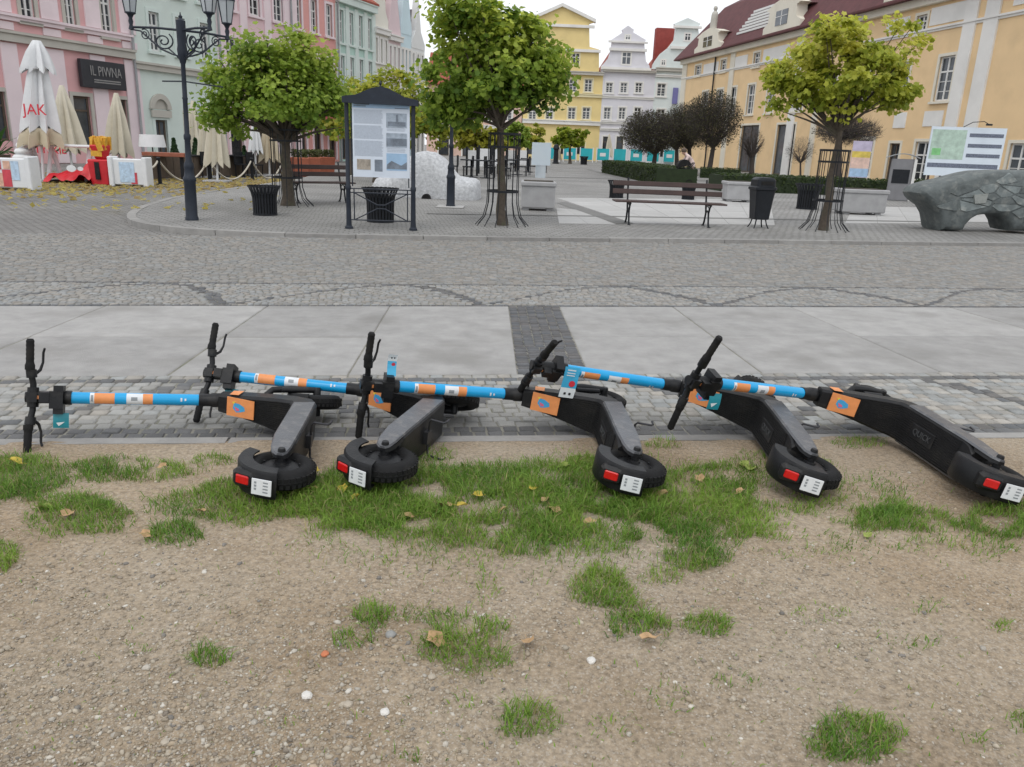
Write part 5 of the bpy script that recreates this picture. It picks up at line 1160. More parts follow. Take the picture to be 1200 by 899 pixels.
# mint house with arched door
u0, u1 = UL(166), UL(264); cm = PLL.uv(215, 85)[1]
wm = wl([(175, 187, 18, 60), (236, 247, 52, 75)]); wm = [(u, v, w, 1.75, k) for u, v, w, h, k in wm]; wm = [wm[0], (wm[1][0], wm[0][1], wm[0][2], 1.75, 'win'), ((wm[0][0]+wm[1][0])/2, wm[0][1], wm[0][2], 1.75, 'win')]
wm += [(u, v+2.7, w, h, k) for u, v, w, h, k in wm]
dm = wl([(183.5, 197, 142, 188)], 'door'); dm = [(u, .0, w, v+h, k) for u, v, w, h, k in dm]
mint = house('town_house', 'pale mint house with a stone arched doorway behind the lamp', PLL, u0, u1, 11.8, 10, 'w_mint', 'trim_mint', wm+dm, [(cm-.12, cm+.12, .2, 'trim_grey'), (11.2, 11.6, .3, 'trim_mint')])
du, dv_, dw, dh, _ = dm[0]; ar = MB(); rr = []
for k in range(13):
    a = math.pi*k/12; rr.append([(du-u0+dw/2+r_*math.cos(a)*1.05, y, dv_+dh+.55+r_*math.sin(a)*1.1) for r_, y in ((dw*.55, -.02), (dw*.55, -.14), (dw*.85, -.14), (dw*.85, -.02))])
ar.loft(rr); ar.build('door_arch', 'trim_grey', mint); MB().box(du-u0-.25, du-u0+dw+.25, -.15, -.055, dv_+dh+.17, dv_+dh+.5).build('door_lintel', 'trim_grey', mint)
ln_ = MB(); ln_.prism([(du-u0+dw/2+dw*.54*math.cos(a)*1.05, dv_+dh+.55+dw*.54*math.sin(a)*1.1) for a in np.linspace(0, math.pi, 14)], -.012, .0); ln_.build('fanlight', 'trim_grey', mint)
MB().box(UL(232)-u0, UL(262)-u0, -.06, -.0, PLL.uv(245, 138)[1], PLL.uv(245, 122)[1]).build('wall_banner', mat('banner_white', (.62, .66, .74), .6, .1, 5), mint)
for px in (222, 246):
    q = PLL.rect(px-6, px+6, 130, 186); MB().box(q[0]-u0, q[0]-u0+q[2], -.03, 0, .0, q[1]+q[3]).build('blind_arch', 'trim_cream', mint)
# the rest of the row
def rowhouse(label, a, b, h, wall, trim, cols, rows, roof='roof_red', gable=None, bands=(), pal=None, ground='shop', **kw):
    u0, u1 = UL(a), UL(b); W_ = u1-u0; ops = []
    for v, hh in rows:
        for i in range(cols): w = min(1.15, W_/cols*.42); ops.append((u0+W_*(i+.5)/cols-w/2, v, w, hh, 'win'))
    for i in range(cols): w = min(1.5, W_/cols*.5); ops.append((u0+W_*(i+.5)/cols-w/2, .1, w, 2.5, ground))
    gb = [(u0+W_*x, h+z) for x, z in gable] if gable else None
    return house('town_house', label, PLL, u0, u1, h, 9, wall, trim, ops, list(bands), pal(u0, W_) if pal else (), gb, roof, **kw)
rowhouse('rose pink house with stucco ornaments above the green maple', 264, 346, 12.2, 'w_pink2', 'w_pale', 3, [(4.6, 1.9), (7.9, 1.9)], bands=[(3.7, 3.95, .2, 'w_pale'), (11.6, 12, .3, 'trim_grey')], pal=lambda u, w: [(u+w*t-.3, u+w*t+.3, 4.1, 11.5, .08, 'w_pale') for t in (.04, .335, .665, .96)])
sal = rowhouse('salmon red house with a dark red shop awning', 346, 398, 11.2, 'w_salmon', 'w_pale', 3, [(4.6, 1.9), (7.8, 1.9)], bands=[(3.6, 3.8, .15, 'w_pink'), (10.6, 11.0, .3, 'trim_grey')], pal=lambda u, w: [(u+.05, u+.7, 0, 10.5, .08, 'w_pale')])
aw = MB(); W_ = UL(398)-UL(346); aw.add([(W_*.35, -.05, 3.3), (W_*.98, -.05, 3.3), (W_*.98, -1.5, 2.2), (W_*.35, -1.5, 2.2), (W_*.98, -1.5, 1.9), (W_*.35, -1.5, 1.9)], [(0, 1, 2, 3), (3, 2, 4, 5)]); aw.build('awning', mat('awning_red', (.28, .04, .05), .8, .2, 3), sal)
rowhouse('sea green house with tall pilastered windows', 398, 440, 10.6, 'w_green', 'trim_mint', 4, [(4.4, 2.4), (7.6, 2.0)], bands=[(3.6, 3.8, .15, 'trim_mint'), (10.0, 10.4, .35, 'trim_mint')], pal=lambda u, w: [(u+w*t-.22, u+w*t+.22, 4, 9.9, .09, 'trim_mint') for t in (.02, .26, .5, .75, .98)], roof_h=3.)
rowhouse('cream house with a curved gable beside the sea green one', 440, 456, 9.2, 'w_cream', 'trim_white', 3, [(4.1, 1.8), (6.9, 1.6)], gable=[(0, -.1), (1, -.1), (1, .6), (.82, 1.2), (.76, 3), (.5, 4.2), (.24, 3), (.18, 1.2), (0, .6)], bands=[(3.4, 3.6, .15, 'trim_white'), (8.8, 9.1, .25, 'trim_white')])
rowhouse('dusty rose gabled house in the row', 456, 470, 9.0, 'w_rose', 'trim_white', 3, [(4.0, 1.7), (6.7, 1.5)], gable=[(0, -.1), (1, -.1), (1, .2), (.5, 4.4), (0, .2)], bands=[(3.4, 3.6, .15, 'trim_white'), (8.6, 8.9, .25, 'trim_white')])
rowhouse('light blue narrow gabled house in the row', 470, 482, 9.4, 'w_blue', 'trim_white', 3, [(4.0, 1.7), (6.7, 1.5)], gable=[(0, -.1), (1, -.1), (1, .4), (.5, 4.3), (0, .4)], bands=[(3.4, 3.6, .15, 'trim_white')])
rowhouse('off white gabled house closing the row', 482, 497, 8.6, 'w_white', 'trim_white', 3, [(4.0, 1.7), (6.6, 1.5)], gable=[(0, -.1), (1, -.1), (1, .3), (.7, 1.2), (.5, 3.6), (.3, 1.2), (0, .3)], roof='roof_slate', bands=[(3.4, 3.6, .15, 'trim_white')])
for px in (166, 264, 346, 398):
    p = PLL.pt(UL(px)); o = empty('drain_pipe', (p.x+PLL.n.x*-.16, p.y+PLL.n.y*-.16, GZ), 0, 'grey rain pipe '+{166: 'between the pink and the mint house', 264: 'between the mint and the rose house', 346: 'between the rose and the salmon house', 398: 'between the salmon and the sea green house'}[px], 'rain pipe', 'rain pipes of the house row'); MB().lathe([(.06, 0), (.06, 11)], 8).build('pipe', 'zinc', o, 40)
# far side of the square
PLB = Plane(G(660, 187.5, ZP), (1, .035)); 
def wb(rects, kind='win'): return [(*PLB.rect(*r_), kind) for r_ in rects]
def gb(pts): return [PLB.uv(*p) for p in pts]
def band(px, y0, y1, pj, m2): return (PLB.uv(px, y1)[1], PLB.uv(px, y0)[1], pj, m2)
UB = lambda px: PLB.uv(px, 150)[0]
mc = 660
yl = house('town_house', 'tall yellow house with a triangular pediment', PLB, UB(612), UB(703), PLB.uv(660, 84)[1], 12, 'w_yellow', 'trim_yellow',
  wb([(x-4.5, x+4.5, 93, 108) for x in (632, 651, 671.5, 689.5)]+[(x-4.5, x+4.5, 126, 140) for x in (624, 644, 670, 687)])+wb([(x-5, x+5, 168, 181) for x in (662, 680, 640, 622)], 'shop'),
  [band(mc, 142, 146, .3, 'trim_white'), band(mc, 110, 113, .2, 'trim_yellow'), band(mc, 84, 87, .4, 'trim_grey')], (),
  gb([(613, 84), (702, 84), (702, 58), (691, 55), (690.5, 28), (697, 26), (659, 8), (621, 24), (628, 27), (628, 54), (616, 57)]), gdepth=8)
def gwin(root, u0, x0, x1, y0, y1, trim='trim_white', arch=False):
    u, v, w, h = PLB.rect(x0, x1, y0, y1); q = MB(); q.box(-.18, w+.18, -.07, -.031, -.18, h+.18); s = q.build('window', trim, root, 0, T(u-u0, 0, v)); f = MB(); f.box(0, w, -.075, -.0705, 0, h); f.build('pane', 'glass_dark', s)
    g = MB(); g.box(w/2-.05, w/2+.05, -.085, -.0755, 0, h); g.box(0, w/2-.051, -.085, -.0755, h*.6, h*.6+.09); g.box(w/2+.051, w, -.085, -.0755, h*.6, h*.6+.09); g.build('window_frame', 'frame_white', s)
def ledge(root, u0, x0, x1, y, m2='trim_white', pj=.3, th=.3): u, v = PLB.uv(x0, y); u2, _ = PLB.uv(x1, y); MB().box(u-u0, u2-u0, -pj, -.031, v-th, v).build('ledge', m2, root)
for x in (644, 674.5): gwin(yl, UB(612), x-4, x+4, 63, 75, 'trim_yellow')
ledge(yl, UB(612), 613, 704, 55, 'trim_white'); 
for a, b in (((620, 25), (659, 8)), ((659, 8), (698, 27))):
    A, B = PLB.uv(*a), PLB.uv(*b); m_ = MB(); u_ = UB(612); m_.prism([(A[0]-u_, A[1]), (B[0]-u_, B[1]), (B[0]-u_, B[1]+.35), (A[0]-u_, A[1]+.35)], -.4, .5); m_.build('pediment_edge', 'trim_white', yl)
ledge(yl, UB(612), 622, 697, 27, 'trim_white')
lv = house('town_house', 'lavender grey house with a stepped curved gable', PLB, UB(703), UB(763), PLB.uv(733, 84)[1], 12, 'w_lavender', 'trim_white',
  wb([(x-4, x+4, 97, 109) for x in (714, 731, 748.5)]+[(x-4, x+4, 126, 140) for x in (711.5, 729, 747)])+wb([(706, 712, 160, 183), (722, 730, 160, 183)], 'shop'),
  [band(733, 144, 146, .2, 'trim_white'), band(733, 152, 154, .15, 'trim_white'), band(733, 114, 116, .12, 'trim_white'), band(733, 83, 85, .4, 'trim_grey')], (),
  gb([(704, 84), (762, 84), (761, 77), (757, 72), (755.5, 57), (755, 50), (757, 47), (742, 38), (743, 35), (736, 30), (729, 35), (730, 38), (716, 47), (717, 50), (716, 57), (713, 68), (709, 73), (705, 77)]))
gwin(lv, UB(703), 729.5, 738.5, 62, 75); gwin(lv, UB(703), 733.5, 738, 42, 46); ledge(lv, UB(703), 714, 758, 56); ledge(lv, UB(703), 704, 763, 78); ledge(lv, UB(703), 713, 759, 47.5, 'trim_white', .3, .2)
mn = house('town_house', 'pale mint house with an oval gable window behind the town hall corner', PLB, UB(763), UB(830), PLB.uv(790, 81)[1], 12, 'w_mint2', 'trim_white',
  wb([(770, 780, 98, 113), (802, 810, 98, 113), (770, 779, 128, 142)])+wb([(770, 780, 162, 184)], 'shop'), [band(790, 81, 84, .4, 'trim_grey'), band(790, 89, 91, .2, 'trim_white')], (),
  gb([(764, 81), (829, 81), (829, 74), (824, 62), (820, 48), (818, 32), (821, 28), (806, 21), (790, 28), (792, 32), (790, 47), (783, 56), (774, 63), (768, 71), (765, 76)]))
gwin(mn, UB(763), 803, 808.5, 40, 47); ledge(mn, UB(763), 786, 823, 54); ledge(mn, UB(763), 789, 822, 30, 'trim_white', .35, .25); gwin(mn, UB(763), 775.5, 779, 71, 76)
MB().box(PLB.uv(788, 112)[0]-UB(763), PLB.uv(794, 112)[0]-UB(763), -.2, -.05, PLB.uv(791, 122)[1], PLB.uv(791, 103)[1]).build('banner', mat('banner_violet', (.16, .16, .36), .7, .1, 2), mn)
p = PLB.pt(UB(769)); o = empty('fire_wall', (p.x, p.y+6, 0), PLB.ang, 'tall dark red brick fire wall standing above the roofs', 'wall'); w = UB(792)-UB(769); MB().box(0, w, 0, 1.2, 0, PLB.uv(780, 32)[1]*1.05).build('masonry', mat('brick_red', (.28, .06, .05), .85, .2, 2), o)
bk = house('town_house', 'peach coloured house glimpsed behind the tall maple', PLB, UB(500), UB(611), PLB.uv(560, 100)[1], 12, 'w_peach', 'trim_white', wb([(x-5, x+5, 126, 142) for x in (515, 535, 555, 575, 595)])+wb([(x-6, x+6, 163, 184) for x in (520, 548, 576)], 'shop'), [band(560, 147, 150, .2, 'trim_white')])

# ------------------------------------------------------------------ town hall on the right
dv = ray(434, 166); PLR = Plane(G(1070, 218, ZP), (-dv.x, -dv.y))
UR = lambda px, py=150: PLR.uv(px, py)[0]
def wr(rects, kind='win'): return [(*PLR.rect(*r_), kind) for r_ in rects]
EV = PLR.uv(935, 36.5)[1]; u0 = UR(797, 120); u1 = UR(1330, 150)
st1 = PLR.uv(1100, 35)[1]
ops = wr([(1074, 1086, 18, 39), (883.5, 890.5, 62, 78), (815, 821.5, 77, 89), (845, 851, 70, 84)])
f1 = wr([(1098, 1119, 66, 118), (876, 885, 98, 131), (855, 862, 101, 132), (899, 907, 93, 131), (823, 829, 105, 134), (840, 846, 103, 133)]); 
vref, href = f1[0][1], f1[0][3]; f1 = [(u, vref, 1.25, href, k) for u, v, w, h, k in f1]; f1 += [(UR(px, 90), vref, 1.25, href, 'win') for px in (935, 970, 1010, 1050, 1230, 1290)]
gd = wr([(1070, 1089, 166, 213), (1007, 1021, 163, 210), (1180, 1205, 168, 215)], 'win'); dd = wr([(908, 929, 146, 206), (867, 887, 147, 202), (1040, 1052, 168, 212)], 'door'); dd = [(u, .05, w, v+h-.05, k) for u, v, w, h, k in dd]
gd = [(u, .35, w, v+h-.35, k) for u, v, w, h, k in gd]
pil = []
for a, b, m2 in ((1117, 1131, 'trim_white'), (1140, 1156, 'trim_white'), (929, 937, 'trim_white'), (866-12, 866-7, 'trim_cream'), (799, 804, 'trim_cream'), (958, 964, 'trim_cream')): pil.append((UR(a, 100), UR(b, 100), 0, EV-.3, .10, m2))
th = house('town_hall', 'long orange town hall with white pilasters and dark red mansard roof', PLR, u0, u1, EV, 16, 'w_orange', 'trim_cream', ops+f1+gd+dd, [(st1-.06, st1+.06, .07, 'trim_white'), (EV-.45, EV-.1, .35, 'trim_cream')], pil, None, 'roof_dark', .01, cat='town hall', group='houses round the square')
for ch in list(th.children):
    if ch.name.startswith('roof'): bpy.data.objects.remove(ch)
RS_ = [(-.8, EV-.05), (-.8, EV+.06), (2.6, EV+4.6), (8, EV+7.4), (13.4, EV+4.6), (16.8, EV+.06), (16.8, EV-.05)]
W_ = u1-u0; m_ = MB(); n = len(RS_); hip = 3.4
m_.add([((-.8+max(0, min(hip, (z-EV)*.75))), y, z) for y, z in RS_]+[(W_+.3, y, z) for y, z in RS_], [tuple(range(n)), tuple(range(2*n-1, n-1, -1))]+[(i, i+n, (i+1) % n+n, (i+1) % n) for i in range(n)]); m_.build('roof', 'roof_dark', th)
def panel(x0, x1, y0, y1):
    u, v, w, h = PLR.rect(x0, x1, y0, y1); MB().box(u-u0, u-u0+w, -.045, 0, v, v+h).build('stucco_panel', 'trim_white', th)
for r_ in ((1092, 1135, 5, 26), (1040, 1066, 22, 36), (1190, 1215, -12, 4), (1083, 1105, 130, 148), (1048, 1062, 132, 150), (858, 876, 66, 80), (825, 842, 74, 86), (895, 925, 55, 72)): panel(*r_)
def roofbits(px0, px1, zlo, zhi, nb):
    a, b = UR(px0, 40)-u0, UR(px1, 40)-u0
    for k in range(nb):
        z = EV+zlo+(zhi-zlo)*k/nb; y = -.8+(z-EV)*3.4/4.6; q = MB(); q.box(a, b, y-.10, y+.02, z, z+.17); q.build('snow_guard', 'frame_white', th)
roofbits(866, 912, .9, 3., 7); roofbits(972, 1030, 2.1, 3.9, 6)
MB().lathe([(.07, 0), (.07, EV-.3)], 8, (UR(838, 90)-u0, -.14, 0)).build('drain_pipe', 'iron_black', th)
# dormers: stone front with scrolls, window, and a figure on the first
def dormer(px0, px1, py0, py1, fig):
    ua, vb = PLR.uv(px0, py1); ub, _ = PLR.uv(px1, py1); w = ub-ua; _, vt = PLR.uv((px0+px1)/2, py0); vb = EV+.15; h = vt-vb
    pr_ = [(0, 0), (w, 0), (w, h*.18), (w*.88, h*.30), (w*.86, h*.62), (w*.95, h*.68), (w*.72, h*.85), (w*.5, h*.94), (w*.28, h*.85), (w*.05, h*.68), (w*.14, h*.62), (w*.12, h*.30), (0, h*.18)]
    d = MB(); d.prism(pr_, -.75, .1); r_ = d.build('dormer', 'trim_cream', th, 0, T(ua-u0, 0, vb)); q = MB(); q.box(w*.34, w*.66, -.78, -.76, h*.16, h*.58); q.build('pane', 'glass_dark', r_)
    q = MB(); q.box(w*.49, w*.51, -.80, -.785, h*.16, h*.58); q.box(w*.34, w*.66, -.80, -.786, h*.40, h*.42); q.build('window_frame', 'frame_white', r_)
    q = MB(); q.prism([(w*.0, h*.64), (w*.5, h*.9), (w, h*.64)], .1, 4.5); q.build('dormer_roof', 'roof_dark', r_)
    if fig:
        q = MB(); q.loft([[(w*.5+rx*math.cos(t)+ox, -.35+ry*math.sin(t), h*.92+z*.85) for t in np.linspace(0, 2*math.pi, 11)[:-1]] for z, rx, ry, ox in ((0, .40, .32, 0), (.25, .36, .3, 0), (.9, .40, .3, .03), (1.35, .46, .27, .05), (1.6, .38, .22, .06), (1.72, .13, .13, .08), (1.8, .14, .14, .09), (1.95, .20, .19, .1), (2.15, .16, .16, .1), (2.24, .03, .03, .1))]); q.build('figure', 'trim_grey', r_, 60)
dormer(822, 853, 33, 64, True); dormer(905, 948, -4, 33, False); dormer(1050, 1100, -70, -5, False)
ov = MB(); u, v, w, h = PLR.rect(903, 915, 66, 92); ov.lathe([(.0, 0), (1, 0)], 20); ov.v = [(x*w/2, -.03, y*h/2) for x, y, z in ov.v]; ov.build('niche', 'trim_grey', th, 0, T(u-u0+w/2, 0, v+h/2))
# ------------------------------------------------------------------ cafe terrace before the left row
def folded_canopy(h, r0, r1, nf=8, seed=0, flare=1.):
    m_ = MB(); rings = []; n = nf*4; rd = random.Random(seed)
    for t in (0, .04, .12, .25, .4, .55, .7, .85, .96, 1.):
        rr = r0+(r1-r0)*t**.8; ring = []
        for k in range(n):
            a = 2*math.pi*k/n; f = 1+(.30*math.cos(nf*a)+.08*math.sin(3*a+seed))*min(1, t*2.5); ring.append((rr*f*math.cos(a), rr*f*math.sin(a), h*(1-t)-(.10*math.cos(nf*a) if t == 1. else 0)))
        rings.append(ring)
    m_.loft(rings, cap=False); m_.add(rings[0], [tuple(range(n))]); return m_
def parasol(label, bpx, ptop, ybot, rpx, m_, seed=0, z=GZ, group='closed parasols of the terraces', lean=0., base=True):
    c = Card(*bpx, z); zt = c.z(*ptop); zb = c.z(bpx[0], ybot); r1 = abs(c.x(bpx[0]+rpx, ybot)-c.x(bpx[0], ybot)); dx = c.x(*ptop)
    o = empty('parasol', c.b, 0, label, 'parasol', group)
    MB().tube([(0, 0, 0), (dx, 0, zt)], .035, 8).build('pole', 'white_plastic', o)
    cv = folded_canopy(zt-zb, .06, r1, 8, seed); k = dx/zt; cv.v = [(x+k*(zz+zb), y, zz+zb) for x, y, zz in cv.v]; ca = cv.build('canopy', m_, o, 50)
    if base: MB().cbox(-.35, .35, -.35, .35, 0, .08, .02).build('base', 'concrete', o)
    return o, c, (zt, zb, r1, k)
o, c, (zt, zb, r1, k) = parasol('closed white parasol with red lettering and a separate top cap', (51, 213), (43, 50), 152, 17, 'parasol_white', 1)
zc1 = c.z(45, 83); cap = folded_canopy(zt+.05-zc1, .10, abs(c.x(60, 83)-c.x(45, 83)), 8, 4); cap.v = [(x+k*(z+zc1), y, z+zc1) for x, y, z in cap.v]; cap.build('top_cap', 'parasol_white', o, 50)
hem = folded_canopy(.45, r1*.9, r1*1.15, 8, 1); hem.v = [(x+k*(z+zb-.42), y, z+zb-.42) for x, y, z in hem.v]; hem.build('hem', 'parasol_beige', o, 50)
link('lettering', text_mesh('lettering', 'JAK', .40, 'red_print', .004), o, T(k*c.z(53, 130)+.14, -r1*1.02-.08, c.z(53, 130)) @ UPR)
o, c, _ = parasol('closed beige parasol leaning behind the white one', (86, 207), (72, 100), 178, 17, 'parasol_cream', 2); link('lettering', text_mesh('lettering', 'TYSKIE', .32, 'red_print', .01), o, T(-.15, -.82, c.z(80, 176)) @ UPR)
parasol('closed beige parasol before the window of the pink house', (141, 207), (136, 109), 182, 14, 'parasol_cream', 3)
parasol('closed cream parasol against the mint wall', (230, 205), (226, 118), 180, 9, 'parasol_cream', 4); parasol('closed cream parasol nearest the green maple, hem lowest', (255, 214), (252, 112), 193, 12, 'parasol_cream', 5); parasol('closed cream parasol half behind another by the maple', (243, 209), (240, 120), 186, 9, 'parasol_cream', 6)
parasol('closed white parasol under the maple crown', (300, 207), (298, 142), 178, 7, 'parasol_white', 7); parasol('closed tan parasol under the maple crown', (316, 207), (314, 135), 188, 10, 'parasol_beige', 8)
parasol('far closed cream parasol before the yellow house', (653, 191), (653, 167), 187, 4, 'parasol_cream', 9, ZP); parasol('far closed cream parasol before the lavender house', (714, 190), (714, 157), 184, 4, 'parasol_cream', 10, ZP)
# printed barrier boxes
def barrier(label, bpx, x0, x1, yt, prints):
    c = Card(*bpx, GZ); a, b = c.x(x0, bpx[1]), c.x(x1, bpx[1]); h = c.z(bpx[0], yt); o = empty('cafe_barrier', c.b, R(5), label, 'barrier', 'printed barriers of the snack terrace')
    MB().cbox(a, b, 0, .35, .05, h*.93, .02).build('box', 'white_plastic', o)
    for x in (a, b): q = MB(); q.cbox(x-.06, x+.06, -.06, .42, 0, h, .02); q.build('post', 'white_plastic', o)
    for u0_, u1_, v0_, v1_, m_ in prints: MB().box(a+.07+(b-a-.14)*u0_, a+.07+(b-a-.14)*u1_, -.012-.004*random.random(), -.002, h*v0_, h*v1_).build('print', m_, o)
mat('print_red', (.55, .06, .08), .5, .3, 5); mat('print_peach', (.62, .38, .28), .5, .4, 8); mat('print_ice', (.45, .58, .72), .5, .4, 10)
barrier('white barrier box printed with red adverts beside the ice cream figure', (18, 223), -8, 36, 183, [(0, .28, .6, .9, 'print_red'), (.3, .55, .1, .6, 'print_red'), (.05, .3, .1, .5, 'print_peach'), (.58, .8, .3, .85, 'print_ice'), (.35, .55, .62, .85, 'print_peach')])
barrier('white barrier box with a blue and red drink advert', (152, 219), 133, 171, 184, [(.2, .72, .15, .82, 'print_ice'), (.58, .8, .1, .48, 'print_red'), (.3, .65, .62, .78, 'print_peach')])
# ice cream figure
c = Card(32, 212, GZ); o = empty('ice_cream_figure', c.b, 0, 'white swirled ice cream cone figure behind the barrier box', 'figure'); H_ = c.z(30, 158); r_ = abs(c.x(44, 180)-c.x(32, 180)); m_ = MB(); prof = []
zz0 = c.z(31, 188)
for i in range(4):
    b = zz0+(H_-zz0)*(i/4.3); R1 = r_*(1-.22*i); d = (H_-zz0)/4.3; prof += [(R1*.80, b), (R1*1.0, b+d*.25), (R1*1.0, b+d*.55), (R1*.78, b+d*.95)]
prof += [(r_*.12, H_*.985), (0, H_)]; m_.lathe([(0, zz0)]+prof, 20); m_.build('swirl', 'white_plastic', o, 60)
MB().lathe([(r_*.35, .0), (r_*.62, zz0*.9), (r_*.8, zz0), (0, zz0)], 16).build('cone', 'parasol_beige', o, 50)
# white plastic trestle and red collapsed tent, fries figure
c = Card(52, 213, GZ); o = empty('trestle_table', c.b+Vector((.2, .4, 0)), R(10), 'white plastic trestle table beside the white parasol', 'table')
MB().cbox(-.8, 1.1, -.35, .35, .95, 1.02, .02).build('top', 'white_plastic', o); lg = MB(); lg.tube([(-.12, -.2, 0), (0, 0, .95)], .06, 8); lg = lg.mesh('leg', 'white_plastic')
for x in (-.6, -.1, .9): link('leg', lg, o, T(x, 0, 0)); link('leg', lg, o, T(x, 0, 0) @ rotz(math.pi))
c = Card(95, 215, GZ); o = empty('collapsed_awning', c.b, 0, 'crumpled red vinyl awning slumped on the terrace', 'awning'); nx_, ny_ = 26, 12; V, Fc = [], []
xa, xb = c.x(62, 210), c.x(120, 210)
for j in range(ny_+1):
    for i in range(nx_+1):
        t = i/nx_; s_ = j/ny_; x = xa+(xb-xa)*t; hh = (c.z(100, 186)*(.22+.78*t**.8)*(.85+.15*math.sin(9*t)) if t < .97 else 0)*math.sin(math.pi*min(1, .06+s_*.94))**.6; V.append((x+.08*noise.noise((t*5, s_*4, 1)), -.5+1.3*s_, max(0, hh+.16*noise.noise((t*6, s_*5, 4)))))
for j in range(ny_):
    for i in range(nx_): a = j*(nx_+1)+i; Fc.append((a, a+1, a+nx_+2, a+nx_+1))
m_ = MB(); m_.add(V, Fc); m_.build('sheet', 'red_vinyl', o, 60)
for x, w in ((.62, .13), (.8, .08)): 
    q = MB(); q.lathe([(0, 0), (w, 0)], 14, (0, 0, 0)); q.v = [(xa+(xb-xa)*x+px_, -.56-.002*py_, .42+py_*.7) for px_, py_, pz_ in q.v]; q.build('emblem', 'white_plastic', o)
c = Card(119, 217, GZ); o = empty('fries_figure', c.b, 0, 'red box figure topped with giant yellow fries', 'figure'); w = abs(c.x(131, 200)-c.x(119, 200)); h0, h1, h2 = c.z(117, 187), c.z(117, 170), c.z(117, 160)
MB().cbox(-w, w, -.1, .5, 0, h0, .03, taper=.04).build('stand', 'red_vinyl', o); MB().box(-w*.3, w*.15, -.11, -.05, .15, h0*.9).build('panel', 'black_plastic', o); MB().cbox(-w*.75, w*.6, -.05, .45, h0, h1, .03, taper=.08).build('carton', 'red_vinyl', o)
MB().box(-w*.6, w*.45, -.056, -.0505, h0+.08, h0+(h1-h0)*.6).build('carton_band', 'fries', o)
fm = MB(); fm.cbox(-.035, .035, -.035, .035, 0, (h2-h1)*1.6, .006); fm = fm.mesh('fry', 'fries')
for k in range(26): link('fry', fm, o, T(random.uniform(-w*.75, w*.6), random.uniform(-.05, .42), h1-(h2-h1)*random.uniform(.5, .8)) @ Matrix.Rotation(random.uniform(-.28, .28), 4, 'Y') @ Matrix.Rotation(random.uniform(-.2, .2), 4, 'X'))
# rope posts, ropes, conifers, low boards
posts = [(188, 217, 184), (246, 213, 184), (296, 211, 185), (333, 209, 185), (360, 206, 186)]; tops = []
for i, (px, py, yt) in enumerate(posts):
    c = Card(px, py, GZ); h = c.z(px, yt); o = empty('rope_post', c.b, 0, ['dark rope post standing next to the printed drink barrier', 'dark rope post beside the lowest cream parasol', 'dark rope post before the small potted conifers', 'dark rope post beside the guard of the green maple', 'dark rope post before the terracotta planters'][i], 'post', 'rope posts of the terrace')
    MB().lathe([(0, 0), (.14, 0), (.14, .03), (.055, .05), (.05, h-.05), (.065, h-.03), (.04, h), (0, h)], 10).build('shaft', 'iron_black', o, 40); tops.append(Vector(c.b)+Vector((0, 0, h-.08)))
tops.insert(0, Vector(Card(170, 218, GZ).b)+Vector((0, 0, Card(170, 218, GZ).z(170, 190))))
for i in range(len(tops)-1):
    a, b = tops[i], tops[i+1]; o = empty('rope', a, 0, ['short rope from the drink barrier to a dark post', 'sagging pale rope behind the lamp post', 'sagging pale rope between cream parasol and potted conifers', 'sagging pale rope between conifers and green maple', 'sagging pale rope in front of the terracotta planters'][i], 'rope', 'ropes of the terrace')
    m_ = MB(); m_.tube([(b-a)*t-Vector((0, 0, .62*(1 if i else .3)*4*t*(1-t))) for t in np.linspace(0, 1, 15)], .028, 6); m_.build('cord', 'rope', o, 60)
for i, (px, py, x0, x1, yt) in enumerate(((207, 207, 199, 215, 163), (232, 206, 225, 240, 163), (288, 206, 282, 294, 172), (306, 205, 300, 312, 173))):
    c = Card(px, py, GZ); o = empty('potted_conifer', c.b, 0, ['pointed conifer in a brown pot beside the mint doorway', 'pointed conifer in a brown pot right behind the lamp post', 'small pointed conifer in a pot next to a white parasol', 'small pointed conifer in a pot next to a tan parasol'][i], 'potted plant', 'potted conifers of the terrace')
    w = abs(c.x(x1, 185)-c.x(x0, 185))/2; zt = c.z(px, yt); z0 = c.z(px, 193); MB().lathe([(0, 0), (w*.5, 0), (w*.7, z0), (w*.6, z0), (0, z0-.05)], 14).build('pot', 'board_brown', o, 40)
    n = 1500; t = rng.random(n)**1.4; a = rng.random(n)*6.283; rr = w*(1-t)*(.55+.5*rng.random(n)); P = np.stack([rr*np.cos(a), rr*np.sin(a), z0+(zt-z0)*t], 1); C = np.array([.02, .045, .016])*(1+rng.random((n, 1))*1.6)
    leaf_cloud('foliage', P, np.stack([np.cos(a), np.sin(a), .4+0*a], 1)+rng.normal(size=(n, 3))*.4, .13, C, o, lobed=False); MB().lathe([(w*.5, z0), (w*.3, z0+(zt-z0)*.5), (0, zt*.97)], 10).build('stem', 'hedge_core', o)
def boards(label, p0, p1, h, m_='board_brown', nb=9, name='terrace_fence', cat='fence', grp='low board fences of the terrace'):
    A, B = G(*p0, GZ), G(*p1, GZ); d = B-A; o = empty(name, A, math.atan2(d.y, d.x), label, cat, grp); L = d.length; b = MB(); b.cbox(0, L/nb-.02, -.02, .02, .05, h, .006); bm_ = b.mesh('board', m_)
    for k in range(nb): link('board', bm_, o, T(k*L/nb, 0, random.uniform(-.01, .01)))
    q = MB(); q.box(0, L, .021, .05, h*.7, h*.78); q.build('rail', 'iron_black', o)
boards('low brown board fence under the mint doorway', (170, 212), (243, 209), .75); boards('low brown board fence behind the slatted bin', (250, 208), (330, 205), .75)
